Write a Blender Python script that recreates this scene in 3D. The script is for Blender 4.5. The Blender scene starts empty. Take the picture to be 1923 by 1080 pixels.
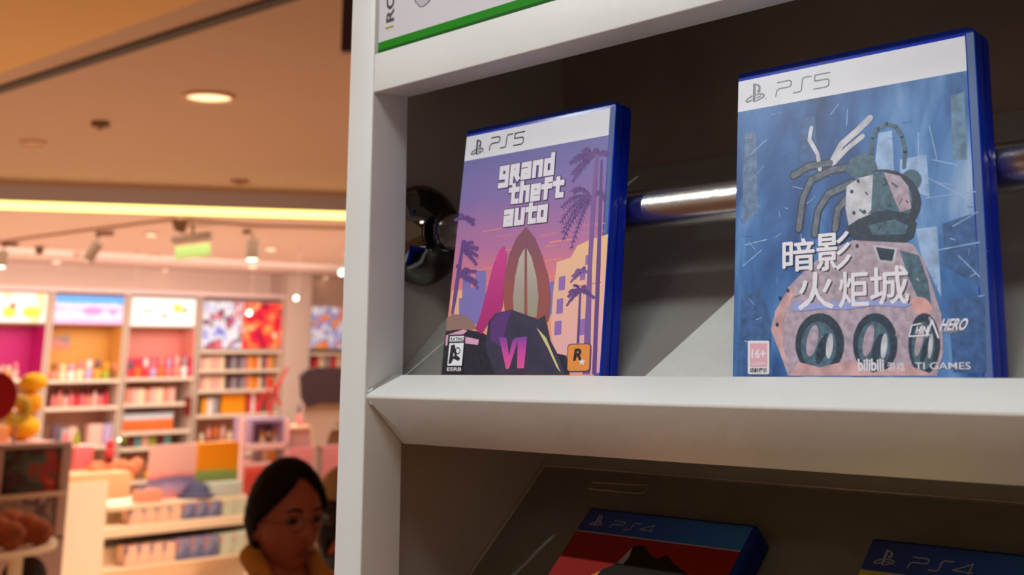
import bpy, bmesh, math, random
import numpy as np
from mathutils import Vector, Matrix, noise
from mathutils.geometry import tessellate_polygon
random.seed(7)
S = bpy.context.scene
COL = S.collection

# ------------------------------------------------------------------ camera
FPX, CYP, YAW, PITCH, ROLL = 2286.1, -9.1, .818, .292, -.007
CAM = np.array([.65407, -.48343, 1.75071])
_cy, _sy, _cp, _sp, _cr, _sr = math.cos(YAW), math.sin(YAW), math.cos(PITCH), math.sin(PITCH), math.cos(ROLL), math.sin(ROLL)
_f = np.array([-_sy*_cp, _cy*_cp, _sp]); _r0 = np.array([_cy, _sy, 0.]); _u0 = np.cross(_r0, _f)
_r = _cr*_r0 + _sr*_u0; _u = -_sr*_r0 + _cr*_u0
cd = bpy.data.cameras.new('camera'); cam = bpy.data.objects.new('camera', cd); COL.objects.link(cam)
cam.matrix_world = Matrix([[_r[i], _u[i], -_f[i], CAM[i]] for i in range(3)] + [[0, 0, 0, 1]])
cd.sensor_width = 36.0; cd.lens = FPX/1923*36
cd.shift_y = (CYP-540)/1923; cd.clip_start = .02; cd.clip_end = 100
cd.dof.use_dof = True; cd.dof.focus_distance = .66; cd.dof.aperture_fstop = 11.5
S.camera = cam
S.view_settings.view_transform = 'Standard'; S.view_settings.look = 'None'
S.view_settings.gamma = 1; S.view_settings.use_curve_mapping = False
S.view_settings.exposure = 0.0
RM = np.array([_r, -_u, _f])

def ray(px, py):
    return RM.T @ np.array([(px-961.5)/FPX, (py-CYP)/FPX, 1.])
def at(px, py, ax, v):                       # the point of the plane axis=v seen at a pixel
    d = ray(px, py); t = (v-CAM[ax])/d[ax]
    return Vector(CAM+t*d)
def at_t(px, py, t): return Vector(CAM+t*ray(px, py))
def at_slope(px, py, y0, z0, s):             # plane z = z0+(y-y0)*s
    d = ray(px, py); t = (z0+(CAM[1]-y0)*s-CAM[2])/(d[2]-s*d[1])
    return Vector(CAM+t*d)

# ------------------------------------------------------------------ world and lights
W = bpy.data.worlds.new('world'); S.world = W; W.use_nodes = True
bg = W.node_tree.nodes['Background']; bg.inputs[0].default_value = (1, .64, .43, 1); bg.inputs[1].default_value = .27
def lamp(name, kind, loc, target, power, color, **k):
    l = bpy.data.lights.new(name, kind); l.energy = power; l.color = color
    for a, b in k.items(): setattr(l, a, b)
    o = bpy.data.objects.new(name, l); COL.objects.link(o); o.location = loc
    o.rotation_euler = (Vector(target)-Vector(loc)).to_track_quat('-Z', 'Y').to_euler()
    return o
TG = Vector((.68, .0, 1.42)); LP = Vector((-.54, -1.0, 2.575))
lamp('shelf_spot_lamp', 'SPOT', LP, TG, 62, (.93, .98, 1), spot_size=math.radians(66), spot_blend=1, shadow_soft_size=.011)
LD2 = Vector((-.02, 1, -.56)).normalized()
lamp('second_shelf_spot_lamp', 'SPOT', TG-LD2*2.4, TG, 4.5, (.9, .95, 1), spot_size=math.radians(40), spot_blend=.6, shadow_soft_size=.05)
lamp('overhead_fill_lamp', 'AREA', (.75, -.8, 2.9), (.6, 0, 1.6), 5.4, (.97, 1, .98), shape='RECTANGLE', size=.9, size_y=.3)  # added soft fill for the ledge top and lower bay, no fitting there
lamp('mall_floor_bounce_lamp', 'AREA', (.2, -1.5, .3), (.5, 0, 1.6), 2.4, (1, .84, .74), shape='RECTANGLE', size=1.4, size_y=.9)
lamp('mall_ceiling_fill_lamp', 'AREA', (-5.2, 1.2, .5), (-5.2, 1.2, 3), 50, (1, .63, .37), shape='RECTANGLE', size=4.5, size_y=5)  # unseen added lamp that brightens the mall ceiling from below
lamp('shop_ceiling_lamp', 'AREA', (-9.4, 4.6, 2.78), (-9.4, 4.6, 0), 265, (.95, 1, .84), shape='RECTANGLE', size=5.6, size_y=6.5)
lamp('shop_front_fill_lamp', 'AREA', (-4.7, 3.2, 2.6), (-5.4, 2.95, 0), 46, (1, .84, .68), shape='RECTANGLE', size=1.2, size_y=3.0, spread=math.radians(125))  # added fill to lift the counter and plinth, no fixture there
lamp('shop_wall_washer_lamp', 'AREA', (-11.6, 5.4, 2.55), (-13.4, 5.4, 2.2), 28, (1, .97, .90), shape='RECTANGLE', size=6.0, size_y=.4)
lamp('shop_bounce_lamp', 'AREA', (-10.6, 5.4, .9), (-10.6, 5.4, 3), 34, (1, .62, .50), shape='RECTANGLE', size=4.6, size_y=6)

# ------------------------------------------------------------------ materials
def lin(c):
    return tuple((x/255/12.92 if x/255 <= .04045 else ((x/255+.055)/1.055)**2.4) for x in c)
_mc = {}
def mat(name, rgb, rough=.5, metal=0, spec=.5, coat=0, emit=None, es=1, noise_amt=0, nscale=20, bump=0, bscale=200, trans=0, sss=0, ior=1.45, alpha=1):
    if name in _mc: return _mc[name]
    m = bpy.data.materials.new(name); m.use_nodes = True; nt = m.node_tree; b = nt.nodes['Principled BSDF']
    c = (*lin(rgb), 1); b.inputs['Base Color'].default_value = c
    b.inputs['Roughness'].default_value = rough; b.inputs['Metallic'].default_value = metal
    b.inputs['Specular IOR Level'].default_value = spec; b.inputs['Coat Weight'].default_value = coat; b.inputs['Coat Roughness'].default_value = .12 if coat > .25 else .32
    b.inputs['Transmission Weight'].default_value = trans; b.inputs['IOR'].default_value = ior; b.inputs['Alpha'].default_value = alpha
    if emit: b.inputs['Emission Color'].default_value = (*lin(emit), 1); b.inputs['Emission Strength'].default_value = es
    if noise_amt or bump:
        tc = nt.nodes.new('ShaderNodeTexCoord')
    if noise_amt:
        n = nt.nodes.new('ShaderNodeTexNoise'); n.inputs['Scale'].default_value = nscale; n.inputs['Detail'].default_value = 5
        nt.links.new(tc.outputs['Object'], n.inputs['Vector'])
        r = nt.nodes.new('ShaderNodeValToRGB'); a = 1-noise_amt
        r.color_ramp.elements[0].color = (c[0]*a, c[1]*a, c[2]*a, 1); r.color_ramp.elements[0].position = .3
        q = 1+noise_amt; r.color_ramp.elements[1].color = (min(1, c[0]*q), min(1, c[1]*q), min(1, c[2]*q), 1); r.color_ramp.elements[1].position = .7
        nt.links.new(n.outputs['Fac'], r.inputs[0]); nt.links.new(r.outputs[0], b.inputs['Base Color'])
    if bump:
        n2 = nt.nodes.new('ShaderNodeTexNoise'); n2.inputs['Scale'].default_value = bscale; n2.inputs['Detail'].default_value = 4
        nt.links.new(tc.outputs['Object'], n2.inputs['Vector'])
        bp = nt.nodes.new('ShaderNodeBump'); bp.inputs['Strength'].default_value = bump; bp.inputs['Distance'].default_value = .001
        nt.links.new(n2.outputs['Fac'], bp.inputs['Height']); nt.links.new(bp.outputs[0], b.inputs['Normal'])
    _mc[name] = m; return m
def ramp_mat(name, stops, axis=2, lo=0, hi=1, rough=.5, coat=.14, wob=.06, wscale=30, emit=0, interp='LINEAR'):
    """a colour ramp along an object axis, a little disturbed by noise: printed gradients"""
    if name in _mc: return _mc[name]
    m = bpy.data.materials.new(name); m.use_nodes = True; nt = m.node_tree; b = nt.nodes['Principled BSDF']; N = nt.nodes.new; L = nt.links.new
    tc = N('ShaderNodeTexCoord'); sx = N('ShaderNodeSeparateXYZ'); L(tc.outputs['Object'], sx.inputs[0])
    mr = N('ShaderNodeMapRange'); mr.inputs[1].default_value = lo; mr.inputs[2].default_value = hi; L(sx.outputs[axis], mr.inputs[0])
    n = N('ShaderNodeTexNoise'); n.inputs['Scale'].default_value = wscale; n.inputs['Detail'].default_value = 4; L(tc.outputs['Object'], n.inputs['Vector'])
    ma = N('ShaderNodeMath'); ma.operation = 'MULTIPLY_ADD'; L(n.outputs['Fac'], ma.inputs[0]); ma.inputs[1].default_value = wob*2; ma.inputs[2].default_value = -wob
    ad = N('ShaderNodeMath'); L(mr.outputs[0], ad.inputs[0]); L(ma.outputs[0], ad.inputs[1])
    r = N('ShaderNodeValToRGB'); r.color_ramp.interpolation = interp; e = r.color_ramp.elements
    while len(e) < len(stops): e.new(.5)
    for i, (p, c) in enumerate(stops): e[i].position = p; e[i].color = (*lin(c), 1)
    L(ad.outputs[0], r.inputs[0]); L(r.outputs[0], b.inputs['Base Color'])
    b.inputs['Roughness'].default_value = rough; b.inputs['Specular IOR Level'].default_value = .25; b.inputs['Coat Weight'].default_value = coat; b.inputs['Coat Roughness'].default_value = .32
    if emit: L(r.outputs[0], b.inputs['Emission Color']); b.inputs['Emission Strength'].default_value = emit
    _mc[name] = m; return m
def blotch_mat(name, stops, scale=6, stretch=(1, 1, 1), rough=.5, coat=.14, emit=0, detail=6, distort=.6, lac=2.2, voro=0):
    """noise mapped through a colour ramp: busy printed pictures"""
    if name in _mc: return _mc[name]
    m = bpy.data.materials.new(name); m.use_nodes = True; nt = m.node_tree; b = nt.nodes['Principled BSDF']; N = nt.nodes.new; L = nt.links.new
    tc = N('ShaderNodeTexCoord'); mp = N('ShaderNodeMapping'); mp.inputs['Scale'].default_value = stretch; L(tc.outputs['Object'], mp.inputs[0])
    if voro:
        n = N('ShaderNodeTexVoronoi'); n.inputs['Scale'].default_value = scale; L(mp.outputs[0], n.inputs['Vector'])
        sp = N('ShaderNodeSeparateXYZ'); L(n.outputs['Color'], sp.inputs[0]); out = sp.outputs[0]
    else:
        n = N('ShaderNodeTexNoise'); n.inputs['Scale'].default_value = scale; n.inputs['Detail'].default_value = detail; n.inputs['Distortion'].default_value = distort
        n.inputs['Lacunarity'].default_value = lac; L(mp.outputs[0], n.inputs['Vector']); out = n.outputs['Fac']
    r = N('ShaderNodeValToRGB'); e = r.color_ramp.elements
    while len(e) < len(stops): e.new(.5)
    for i, (p, c) in enumerate(stops): e[i].position = p; e[i].color = (*lin(c), 1)
    L(out, r.inputs[0]); L(r.outputs[0], b.inputs['Base Color'])
    b.inputs['Roughness'].default_value = rough; b.inputs['Specular IOR Level'].default_value = .25; b.inputs['Coat Weight'].default_value = coat; b.inputs['Coat Roughness'].default_value = .32
    if emit: L(r.outputs[0], b.inputs['Emission Color']); b.inputs['Emission Strength'].default_value = emit
    _mc[name] = m; return m

# ------------------------------------------------------------------ mesh helpers
class MB:
    def __init__(s): s.v = []; s.f = []; s.m = []; s.mats = []
    def mi(s, m):
        if m not in s.mats: s.mats.append(m)
        return s.mats.index(m)
    def add(s, vs, fs, m):
        o = len(s.v); s.v += [tuple(v) for v in vs]; k = s.mi(m)
        for f in fs: s.f.append([i+o for i in f]); s.m.append(k)
    def box(s, a, b, m, bev=0):
        (x0, y0, z0), (x1, y1, z1) = [[min(p, q) for p, q in zip(a, b)], [max(p, q) for p, q in zip(a, b)]]
        if bev <= 0:
            s.add([(x0, y0, z0), (x1, y0, z0), (x1, y1, z0), (x0, y1, z0), (x0, y0, z1), (x1, y0, z1), (x1, y1, z1), (x0, y1, z1)],
                  [(3, 2, 1, 0), (4, 5, 6, 7), (0, 1, 5, 4), (1, 2, 6, 5), (2, 3, 7, 6), (3, 0, 4, 7)], m)
        else:
            bm = bmesh.new(); bmesh.ops.create_cube(bm, size=1)
            for v in bm.verts: v.co = Vector(((x0+x1)/2+v.co.x*(x1-x0), (y0+y1)/2+v.co.y*(y1-y0), (z0+z1)/2+v.co.z*(z1-z0)))
            bmesh.ops.bevel(bm, geom=bm.edges[:], offset=min(bev, .45*min(x1-x0, y1-y0, z1-z0)), segments=3, profile=.5, affect='EDGES')
            s.bm(bm, m)
    def bm(s, bm, m):
        bm.verts.index_update()
        s.add([v.co.copy() for v in bm.verts], [[v.index for v in f.verts] for f in bm.faces], m); bm.free()
    def prism(s, pts, ax, a, b, m):
        """2D outline swept along an axis from a to b; pts are the two other coordinates in order"""
        n = len(pts)
        def P(p, q):
            c = list(p); c.insert(ax, q); return tuple(c)
        s.add([P(p, a) for p in pts]+[P(p, b) for p in pts], [list(range(n)), list(range(2*n-1, n-1, -1))]+[[i, (i+1) % n, (i+1) % n+n, i+n] for i in range(n)], m)
    def tube(s, pts, r, m, n=16, caps=True):
        pts = [Vector(p) for p in pts]; rs = r if isinstance(r, (list, tuple)) else [r]*len(pts)
        vs = []; fs = []
        for i, p in enumerate(pts):
            d = (pts[min(i+1, len(pts)-1)]-pts[max(i-1, 0)]).normalized()
            up = Vector((0, 0, 1)) if abs(d.z) < .9 else Vector((0, 1, 0))
            a = d.cross(up).normalized(); b = d.cross(a).normalized()
            for k in range(n):
                t = 2*math.pi*k/n; vs.append(p+a*math.cos(t)*rs[i]+b*math.sin(t)*rs[i])
        for i in range(len(pts)-1):
            for k in range(n): fs.append([i*n+k, i*n+(k+1) % n, (i+1)*n+(k+1) % n, (i+1)*n+k])
        if caps: fs += [list(range(n))[::-1], list(range((len(pts)-1)*n, len(pts)*n))]
        s.add(vs, fs, m)
    def ball(s, c, r, m, seg=16, ring=10):
        r = r if isinstance(r, (tuple, list)) else (r, r, r); vs = []; fs = []
        for i in range(ring+1):
            t = math.pi*i/ring
            for k in range(seg):
                p = 2*math.pi*k/seg; vs.append((c[0]+r[0]*math.sin(t)*math.cos(p), c[1]+r[1]*math.sin(t)*math.sin(p), c[2]+r[2]*math.cos(t)))
        for i in range(ring):
            for k in range(seg): fs.append([i*seg+k, (i+1)*seg+k, (i+1)*seg+(k+1) % seg, i*seg+(k+1) % seg])
        s.add(vs, fs, m)
    def lathe(s, prof, c, m, n=40, axis=2):
        vs = []; fs = []
        for (r, h) in prof:
            for k in range(n):
                t = 2*math.pi*k/n; a, b = r*math.cos(t), r*math.sin(t)
                p = (a, b, h) if axis == 2 else ((h, a, b) if axis == 0 else (a, h, b))
                vs.append((c[0]+p[0], c[1]+p[1], c[2]+p[2]))
        for i in range(len(prof)-1):
            for k in range(n): fs.append([i*n+k, i*n+(k+1) % n, (i+1)*n+(k+1) % n, (i+1)*n+k])
        s.add(vs, fs, m)
    def build(s, name, parent=None, loc=None, smooth=True, ang=35, world=False):
        me = bpy.data.meshes.new(name); me.from_pydata(s.v, [], s.f); me.validate(); me.update()
        for m in s.mats: me.materials.append(m)
        if len(me.polygons) == len(s.m): me.polygons.foreach_set('material_index', s.m)
        bm = bmesh.new(); bm.from_mesh(me); bmesh.ops.remove_doubles(bm, verts=bm.verts, dist=1e-7)
        bmesh.ops.recalc_face_normals(bm, faces=bm.faces); bm.to_mesh(me); bm.free()
        if smooth:
            for p in me.polygons: p.use_smooth = True
            me.set_sharp_from_angle(angle=math.radians(ang))
        o = bpy.data.objects.new(name, me); COL.objects.link(o)
        if loc is not None:
            me.transform(Matrix.Translation(-Vector(loc))); o.location = loc
        if parent is not None:
            if world: me.transform(parent.matrix_basis.inverted())
            o.parent = parent
        return o
def tag(o, label=None, cat=None, group=None, kind=None):
    if label: o['label'] = label
    if cat: o['category'] = cat
    if group: o['group'] = group
    if kind: o['kind'] = kind
    return o
def empty(name, loc, rot=(0, 0, 0)):
    o = bpy.data.objects.new(name, None); COL.objects.link(o); o.empty_display_size = .05
    o.location = loc; o.rotation_euler = rot; return o
def copy_tree(o, parent=None):
    c = o.copy(); COL.objects.link(c); c.parent = parent
    for ch in [x for x in list(COL.objects) if x.parent == o]: copy_tree(ch, c)
    return c
Z0 = 1.73
def mm(x, y, z): return (x/1000, y/1000, Z0+z/1000)

# ------------------------------------------------------------------ foreground materials
PAINT = mat('white_cabinet_paint', (226, 228, 224), .42, bump=.25, bscale=90, noise_amt=.035, nscale=14)
BOARD = mat('white_board_paint', (198, 198, 192), .5, bump=.6, bscale=160, noise_amt=.06, nscale=40)
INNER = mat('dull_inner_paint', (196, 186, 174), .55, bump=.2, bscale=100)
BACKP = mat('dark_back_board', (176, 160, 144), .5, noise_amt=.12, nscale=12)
CHROME = mat('brushed_chrome', (214, 210, 204), .26, 1, bump=.12, bscale=400)
CHROME2 = mat('polished_chrome', (120, 116, 110), .07, 1)
BLUEC = mat('blue_case_plastic', (6, 54, 196), .3, coat=.0, spec=.35)
BLUED = mat('deep_blue_case_plastic', (4, 40, 190), .32, spec=.25)
NAVY = mat('navy_case_plastic', (22, 48, 130), .35, spec=.3)
SLEEVE = mat('clear_sleeve_over_blue', (96, 122, 168), .16, coat=1)

# ------------------------------------------------------------------ room setting
zc = 3.0
CEIL = mat('mall_ceiling_paint', (188, 158, 137), .7)
SHOPC = mat('shop_ceiling_paint', (244, 218, 206), .7)
mb = MB(); mb.box((-40, -14, -.1), (12, 22, 0), mat('mall_floor_tile', (196, 160, 132), .35, noise_amt=.06, nscale=1)); tag(mb.build('floor'), kind='structure')
hA = at(-200, 337-200*.038, 2, zc); hB = at(700, 363, 2, zc)
hd = (hB-hA); hd.z = 0; hd.normalize(); hn = Vector((-hd.y, hd.x, 0))        # hn points into the shop (away from camera)
if hn.dot(Vector((-1, .5, 0))) < 0: hn = -hn
eA = hA-hd*6; eB = hB+hd*8
def slab(p, q, off0, off1, z0, z1, m, name, kind='structure'):
    a, b = p+hn*off0, q+hn*off0; c, d = q+hn*off1, p+hn*off1
    mb = MB(); mb.prism([(v.x, v.y) for v in (a, b, c, d)], 2, z0, z1, m)
    o = mb.build(name, smooth=False); tag(o, kind=kind); return o
slab(eA, eB, -11, 0, zc, zc+.12, CEIL, 'ceiling')
slab(eA, eB, .02, 14, 2.86, 2.98, SHOPC, 'ceiling_shop')
zstep = at(0, 347, 2, zc)
slab(eA, eB, -.02, .0, 2.965, 3.0, CEIL, 'trim_1')
slab(eA, eB, 0, .16, 2.85, 3.0, mat('header_paint', (186, 180, 196), .6), 'trim_2')
hl = at(300, 387, 2, 2.85)
mb = MB()
for a0, a1, z0, z1, m in ((eA, eB, 2.80, 2.85, mat('led_strip_glow', (120, 110, 80), .5, emit=(255, 228, 124), es=3)),):
    a, b = a0+hn*.005, a1+hn*.005; c, d = a1+hn*.05, a0+hn*.05
    mb.prism([(v.x, v.y) for v in (a, b, c, d)], 2, z0, z1, m)
tag(mb.build('led_strip', smooth=False), 'long glowing yellow strip lamp under the edge of the shop front ceiling', 'lamp')
XW = -13.5
WALLM = mat('shop_wall_pink', (246, 214, 198), .7)
mb = MB(); mb.box((XW-.1, -14, 0), (XW, 22, 2.86), WALLM); tag(mb.build('wall_back'), kind='structure')
mb = MB(); mb.box((XW, 21.9, 0), (12, 22, 2.86), WALLM); tag(mb.build('wall_right'), kind='structure')
# dark groove crossing the mall ceiling and the lowered cove in the corner
g0 = at(-60, 180, 2, zc); g1 = at(560, -22, 2, zc)
gd = (g1-g0).normalized(); gn = Vector((-gd.y, gd.x, 0))
mb = MB(); a, b = g0-gd*3, g1+gd*2; wv = at(250, 84, 2, zc)-at(250, 70, 2, zc); wd = abs(wv.dot(gn))
GRM = mat('dark_groove', (40, 28, 22), .6)
mb.prism([(v.x, v.y) for v in (a, b, b+gn*wd, a+gn*wd)], 2, zc-.012, zc-.001, GRM); tag(mb.build('trim_3', smooth=False), kind='structure')
s0 = at(0, 95, 2, zc-.0); s1 = at(245, 0, 2, zc)
sd = (s1-s0).normalized(); sn = Vector((-sd.y, sd.x, 0)); sn = sn if sn.dot(at(0, 0, 2, zc)-s0) > 0 else -sn
mb = MB(); a, b = s0-sd*4, s1+sd*3
mb.prism([(v.x, v.y) for v in (a, b, b+sn*3, a+sn*3)], 2, zc-.10, zc-.003, mat('cove_paint', (226, 180, 108), .6)); tag(mb.build('trim_4', smooth=False), kind='structure')

# ceiling fittings of the mall
def disc_light(px, py, z, wpx, lit, label, t_name='downlight'):
    p = at(px, py, 2, z); t = (RM@(np.array(p)-CAM))[2]; r = wpx*t/FPX/2
    root = empty(t_name, p)
    m = MB(); m.lathe([(r*1.12, -.001), (r*1.12, -.012), (r*.96, -.016), (r*.94, -.004)], (0, 0, 0), mat('fitting_rim', (214, 176, 148), .5)); m.build('trim_ring', root)
    dm = .004 if z > 2.9 else r*.38
    m = MB(); m.lathe([(r*.95, -.006), (r*.7, -.006-dm*.7), (.0001, -.006-dm)], (0, 0, 0), lit); m.build('lens', root)
    tag(root, label, 'downlight'); return root
DIVC = mat('stem_pale', (214, 184, 168), .7)
GLOW = mat('warm_lamp_glow', (255, 236, 190), .5, emit=(255, 226, 176), es=1.4)
GLOW2 = mat('soft_lamp_glow', (255, 214, 180), .5, emit=(255, 218, 184), es=1.7)
GLOW3 = mat('bright_lamp_glow', (255, 250, 235), .5, emit=(255, 244, 220), es=6)
DIML = mat('unlit_lens', (226, 184, 150), .5)
disc_light(393, 180, zc, 86, GLOW, 'large lit round downlight in the brown mall ceiling')
disc_light(62, 267, zc, 44, DIML, 'unlit round ceiling disc left of the small square detector')
def ceil_box(px, py, z, w, h, d, label, m, name, cat):
    p = at(px, py, 2, z); o = MB(); o.box((-w/2, -d/2, -h), (w/2, d/2, -.0005), m, .01); o.lathe([(w*.2, -h), (w*.16, -h-.012), (.0001, -h-.014)], (0, 0, 0), m, 16)
    q = o.build(name); q.location = p; q.rotation_euler = (0, 0, YAW); tag(q, label, cat); return q
BRN = mat('brown_fitting', (126, 88, 66), .5)
ceil_box(189, 229, zc, .085, .03, .07, 'small brown square detector on the mall ceiling', BRN, 'smoke_detector', 'detector')
ceil_box(451, 339, zc, .12, .02, .1, 'flat brown plate on the mall ceiling near the header', mat('tan_fitting', (160, 112, 84), .5), 'ceiling_plate', 'ceiling fitting')
# dark red sign hanging beside the cabinet
mb = MB(); a = at_t(640, -60, 3.0); b = at_t(640, 95, 3.0); c = at_t(700, 95, 3.0)
u = Vector((c.x-b.x, c.y-b.y, 0)); dn = Vector((-u.y, u.x, 0)).normalized()*.03
mb.prism([(v.x, v.y) for v in (b, b+u, b+u+dn, b+dn)], 2, b.z, b.z+.32, mat('maroon_board', (66, 6, 8), .5))
hs = mb.build('hanging_sign', smooth=False); tag(hs, 'dark maroon board hanging beside the top of the white cabinet', 'sign')
mb = MB()
for k in (.2, .8): mb.tube([b+u*k+dn*.5+Vector((0, 0, .318)), Vector(((b+u*k+dn*.5).x, (b+u*k+dn*.5).y, zc))], .002, GRM, 8)
mb.build('hanging_wire', hs)

# shop ceiling fittings
zs = 2.86
TRK = mat('track_brown', (176, 128, 100), .5); HEAD = mat('spot_head_brown', (132, 98, 78), .5)
def track(pts, label):
    mb = MB(); P = [at(x, y, 2, zs-.012) for x, y in pts]; mb.tube(P, .011, TRK, 8); tag(mb.build('light_track'), label, 'light track')
track([(-40, 462), (60, 446), (200, 428), (330, 412)], 'brown lamp track running from the left edge to the camera on the shop ceiling')
track([(345, 413), (480, 424), (700, 430)], 'brown lamp track running right from the camera across the shop ceiling')
def track_light(px, py0, py1, lean, label, lm, w=.045, bar=1):
    """adapter at (px, py0); the lens hangs at py1; lean in radians away from plumb"""
    p = at(px, py0, 2, zs-.02); t = (RM@(np.array(p)-CAM))[2]; k = t/FPX; H = (py1-py0)*k
    root = empty('track_light', p, (0, 0, YAW))
    a = MB(); a.box((-.02, -.02, -.03), (.02+.11*bar, .02, .005), HEAD, .004); a.build('track_adapter', root)
    s = MB(); s.tube([(0, 0, -.03), (0, 0, -H*.38)], .009, HEAD, 8); s.build('stem', root)
    L = H*.62; R = Matrix.Rotation(lean, 4, 'Y')
    h = MB(); h.lathe([(.0001, .02), (w*.9, .015), (w, -.0), (w, -L), (w*.9, -L)], (0, 0, 0), HEAD, 20); ho = h.build('lamp_head', root); ho.location = (0, 0, -H*.38); ho.rotation_euler = (0, lean, 0)
    l = MB(); l.lathe([(w*.92, -L+.002), (w*.6, -L-.006), (.0001, -L-.012)], (0, 0, 0), lm, 20); l.build('lens', ho)
    tag(root, label, 'spotlight', 'spotlights on the shop ceiling tracks'); return root
track_light(8, 457, 500, .05, 'spotlight at the far left of the track with a glaring round lens', GLOW3, .05)
track_light(185, 436, 492, .5, 'spotlight tilted to the left, hanging left of the camera on the track', mat('lit_lens', (255, 216, 170), .5, emit=(255, 216, 170), es=1.1), .05)
track_light(476, 433, 486, 0, 'upright spotlight hanging right of the camera on the track', GLOW3, .055, -1)
def glow_spot(px, py, w, label, stem=.06):
    p = at_t(px, py, 11.5); r = w*11.5/FPX/2; root = empty('spotlight', p, (0, 0, YAW))
    b = MB(); b.tube([(0, .10, .02), (0, .02, .0)], r*.8, HEAD, 16); b.build('lamp_head', root)
    s = MB(); s.tube([(0, .08, .02), (0, .08, zs-p.z)], .002, DIVC, 8); s.build('stem', root)
    l = MB(); l.ball((0, 0, 0), (r, .012, r), GLOW3); l.build('lens', root)
    tag(root, label, 'spotlight')
glow_spot(468, 588, 9, 'spotlight glowing in front of the colourful posters')
glow_spot(556, 560, 8, 'small spotlight glowing above the pink pillar')
glow_spot(642, 512, 11, 'bright spotlight half hidden by the cabinet edge')
glow_spot(224, 826, 4, 'tiny bright lamp low among the shelves')
for i, (x, y, w) in enumerate(((284, 438, 24), (106, 490, 20), (290, 480, 16), (509, 465, 24), (474, 498, 20), (150, 520, 14), (310, 505, 16), (475, 518, 14), (612, 520, 14))):
    disc_light(x, y, zs, w, GLOW2, ['round downlight in the shop ceiling left of the camera, above the others', 'round downlight in the shop ceiling left of the tilted spotlight', 'small downlight below the one beside the camera', 'oval downlight right beside the upright spotlight', 'downlight just under the lens of the upright spotlight', 'faint downlight low at the left, under the tilted spotlight', 'small faint downlight under the green plate', 'faint downlight furthest back under the upright spotlight', 'faint downlight beside the bright spotlight at the cabinet edge'][i])
# bar shaped luminaire, camera and green plate
p = at(362, 430, 2, zs-.03); root = empty('ceiling_unit', p, (0, 0, YAW))
m = MB(); m.box((-.17, -.05, -.10), (.15, .05, -.045), HEAD, .01); m.build('housing', root).rotation_euler = (0, -.10, 0)
m = MB(); m.tube([(0, 0, -.06), (0, 0, .03)], .012, HEAD, 8); m.build('bracket', root)
tag(root, 'long dark bar shaped unit hanging under the shop ceiling above the green plate', 'ceiling unit')
p = at(340, 414, 2, zs); root = empty('security_camera', p, (0, 0, YAW))
m = MB(); m.box((-.06, -.04, -.05), (.05, .04, -.001), HEAD, .01); m.build('bracket', root)
m = MB(); m.tube([(-.03, -.02, -.06), (.02, .04, -.075)], .028, HEAD, 12); m.build('camera_body', root)
tag(root, 'small brown camera where the two lamp tracks meet', 'camera')
m = MB(); p = at_t(362, 472, 9.6); m.box((-.14, -.01, -.05), (.14, .01, .05), mat('green_glow', (170, 196, 120), .5, emit=(160, 200, 110), es=.12), .01)
m.tube([(0, 0, .05), (0, 0, zs-p.z)], .004, HEAD, 6)
q = m.build('exit_plate'); q.location = p; q.rotation_euler = (0, -.12, YAW); tag(q, 'faint green plate hanging under the bar shaped unit', 'sign')
m = MB(); p = at(75, 463, 2, zs); m.lathe([(.04, 0), (.04, -.06), (.03, -.075), (.0001, -.08)], (0, 0, 0), HEAD, 16); q = m.build('smoke_detector'); q.location = p; tag(q, 'small brown detector between the two left spotlights', 'detector')
m = MB(); p = at(146, 475, 2, zs); m.lathe([(.05, 0), (.04, -.03), (.015, -.05), (.0001, -.052)], (0, 0, 0), TRK, 16); q = m.build('sprinkler'); q.location = p; tag(q, 'pale sprinkler rose left of the tilted spotlight', 'sprinkler')

# ------------------------------------------------------------------ the white display cabinet
cab = empty('display_cabinet', (0, 0, 0)); cab.location = (0, 0, 0)
tag(cab, 'white painted shop display cabinet with sloping shelves, filling the right of the picture', 'cabinet')
XR = 760; LEFT = -28
def cpart(mb, name, ang=30): return mb.build(name, cab, ang=ang)
def bevel_prism(pts, ax, a, b, m, bev=1.2):
    bm = bmesh.new(); n = len(pts)
    def P(p, q):
        c = list(p); c.insert(ax, q); return mm(*c)
    v = [bm.verts.new(P(p, a)) for p in pts]+[bm.verts.new(P(p, b)) for p in pts]
    bm.faces.new(v[:n]); bm.faces.new(v[n:][::-1])
    for i in range(n): bm.faces.new([v[i], v[(i+1) % n], v[(i+1) % n+n], v[i+n]])
    bmesh.ops.recalc_face_normals(bm, faces=bm.faces)
    bmesh.ops.bevel(bm, geom=bm.edges[:], offset=bev/1000, segments=3, profile=.5, affect='EDGES')
    return bm
mb = MB(); mb.bm(bevel_prism([(LEFT, 0), (0, 0), (0, 30.4), (LEFT, 30.4)], 2, -1729, 700, PAINT, 1.3), PAINT); cpart(mb, 'stile')
mb = MB(); mb.bm(bevel_prism([(XR, 0), (XR+28, 0), (XR+28, 30.4), (XR, 30.4)], 2, -1729, 700, PAINT, 1.3), PAINT); cpart(mb, 'stile')
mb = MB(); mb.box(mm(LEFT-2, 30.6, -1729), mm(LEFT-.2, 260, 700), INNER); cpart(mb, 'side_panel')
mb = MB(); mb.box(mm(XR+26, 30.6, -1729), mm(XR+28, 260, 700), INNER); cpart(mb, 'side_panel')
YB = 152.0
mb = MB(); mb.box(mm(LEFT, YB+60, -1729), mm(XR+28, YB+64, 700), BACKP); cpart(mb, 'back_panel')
# top rail between the bays
mb = MB(); mb.bm(bevel_prism([(0, 195.2), (0, 222.2), (30, 222.2), (30.4, 196.2)], 0, .15, XR, PAINT, 1.0), PAINT); cpart(mb, 'rail')
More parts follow.
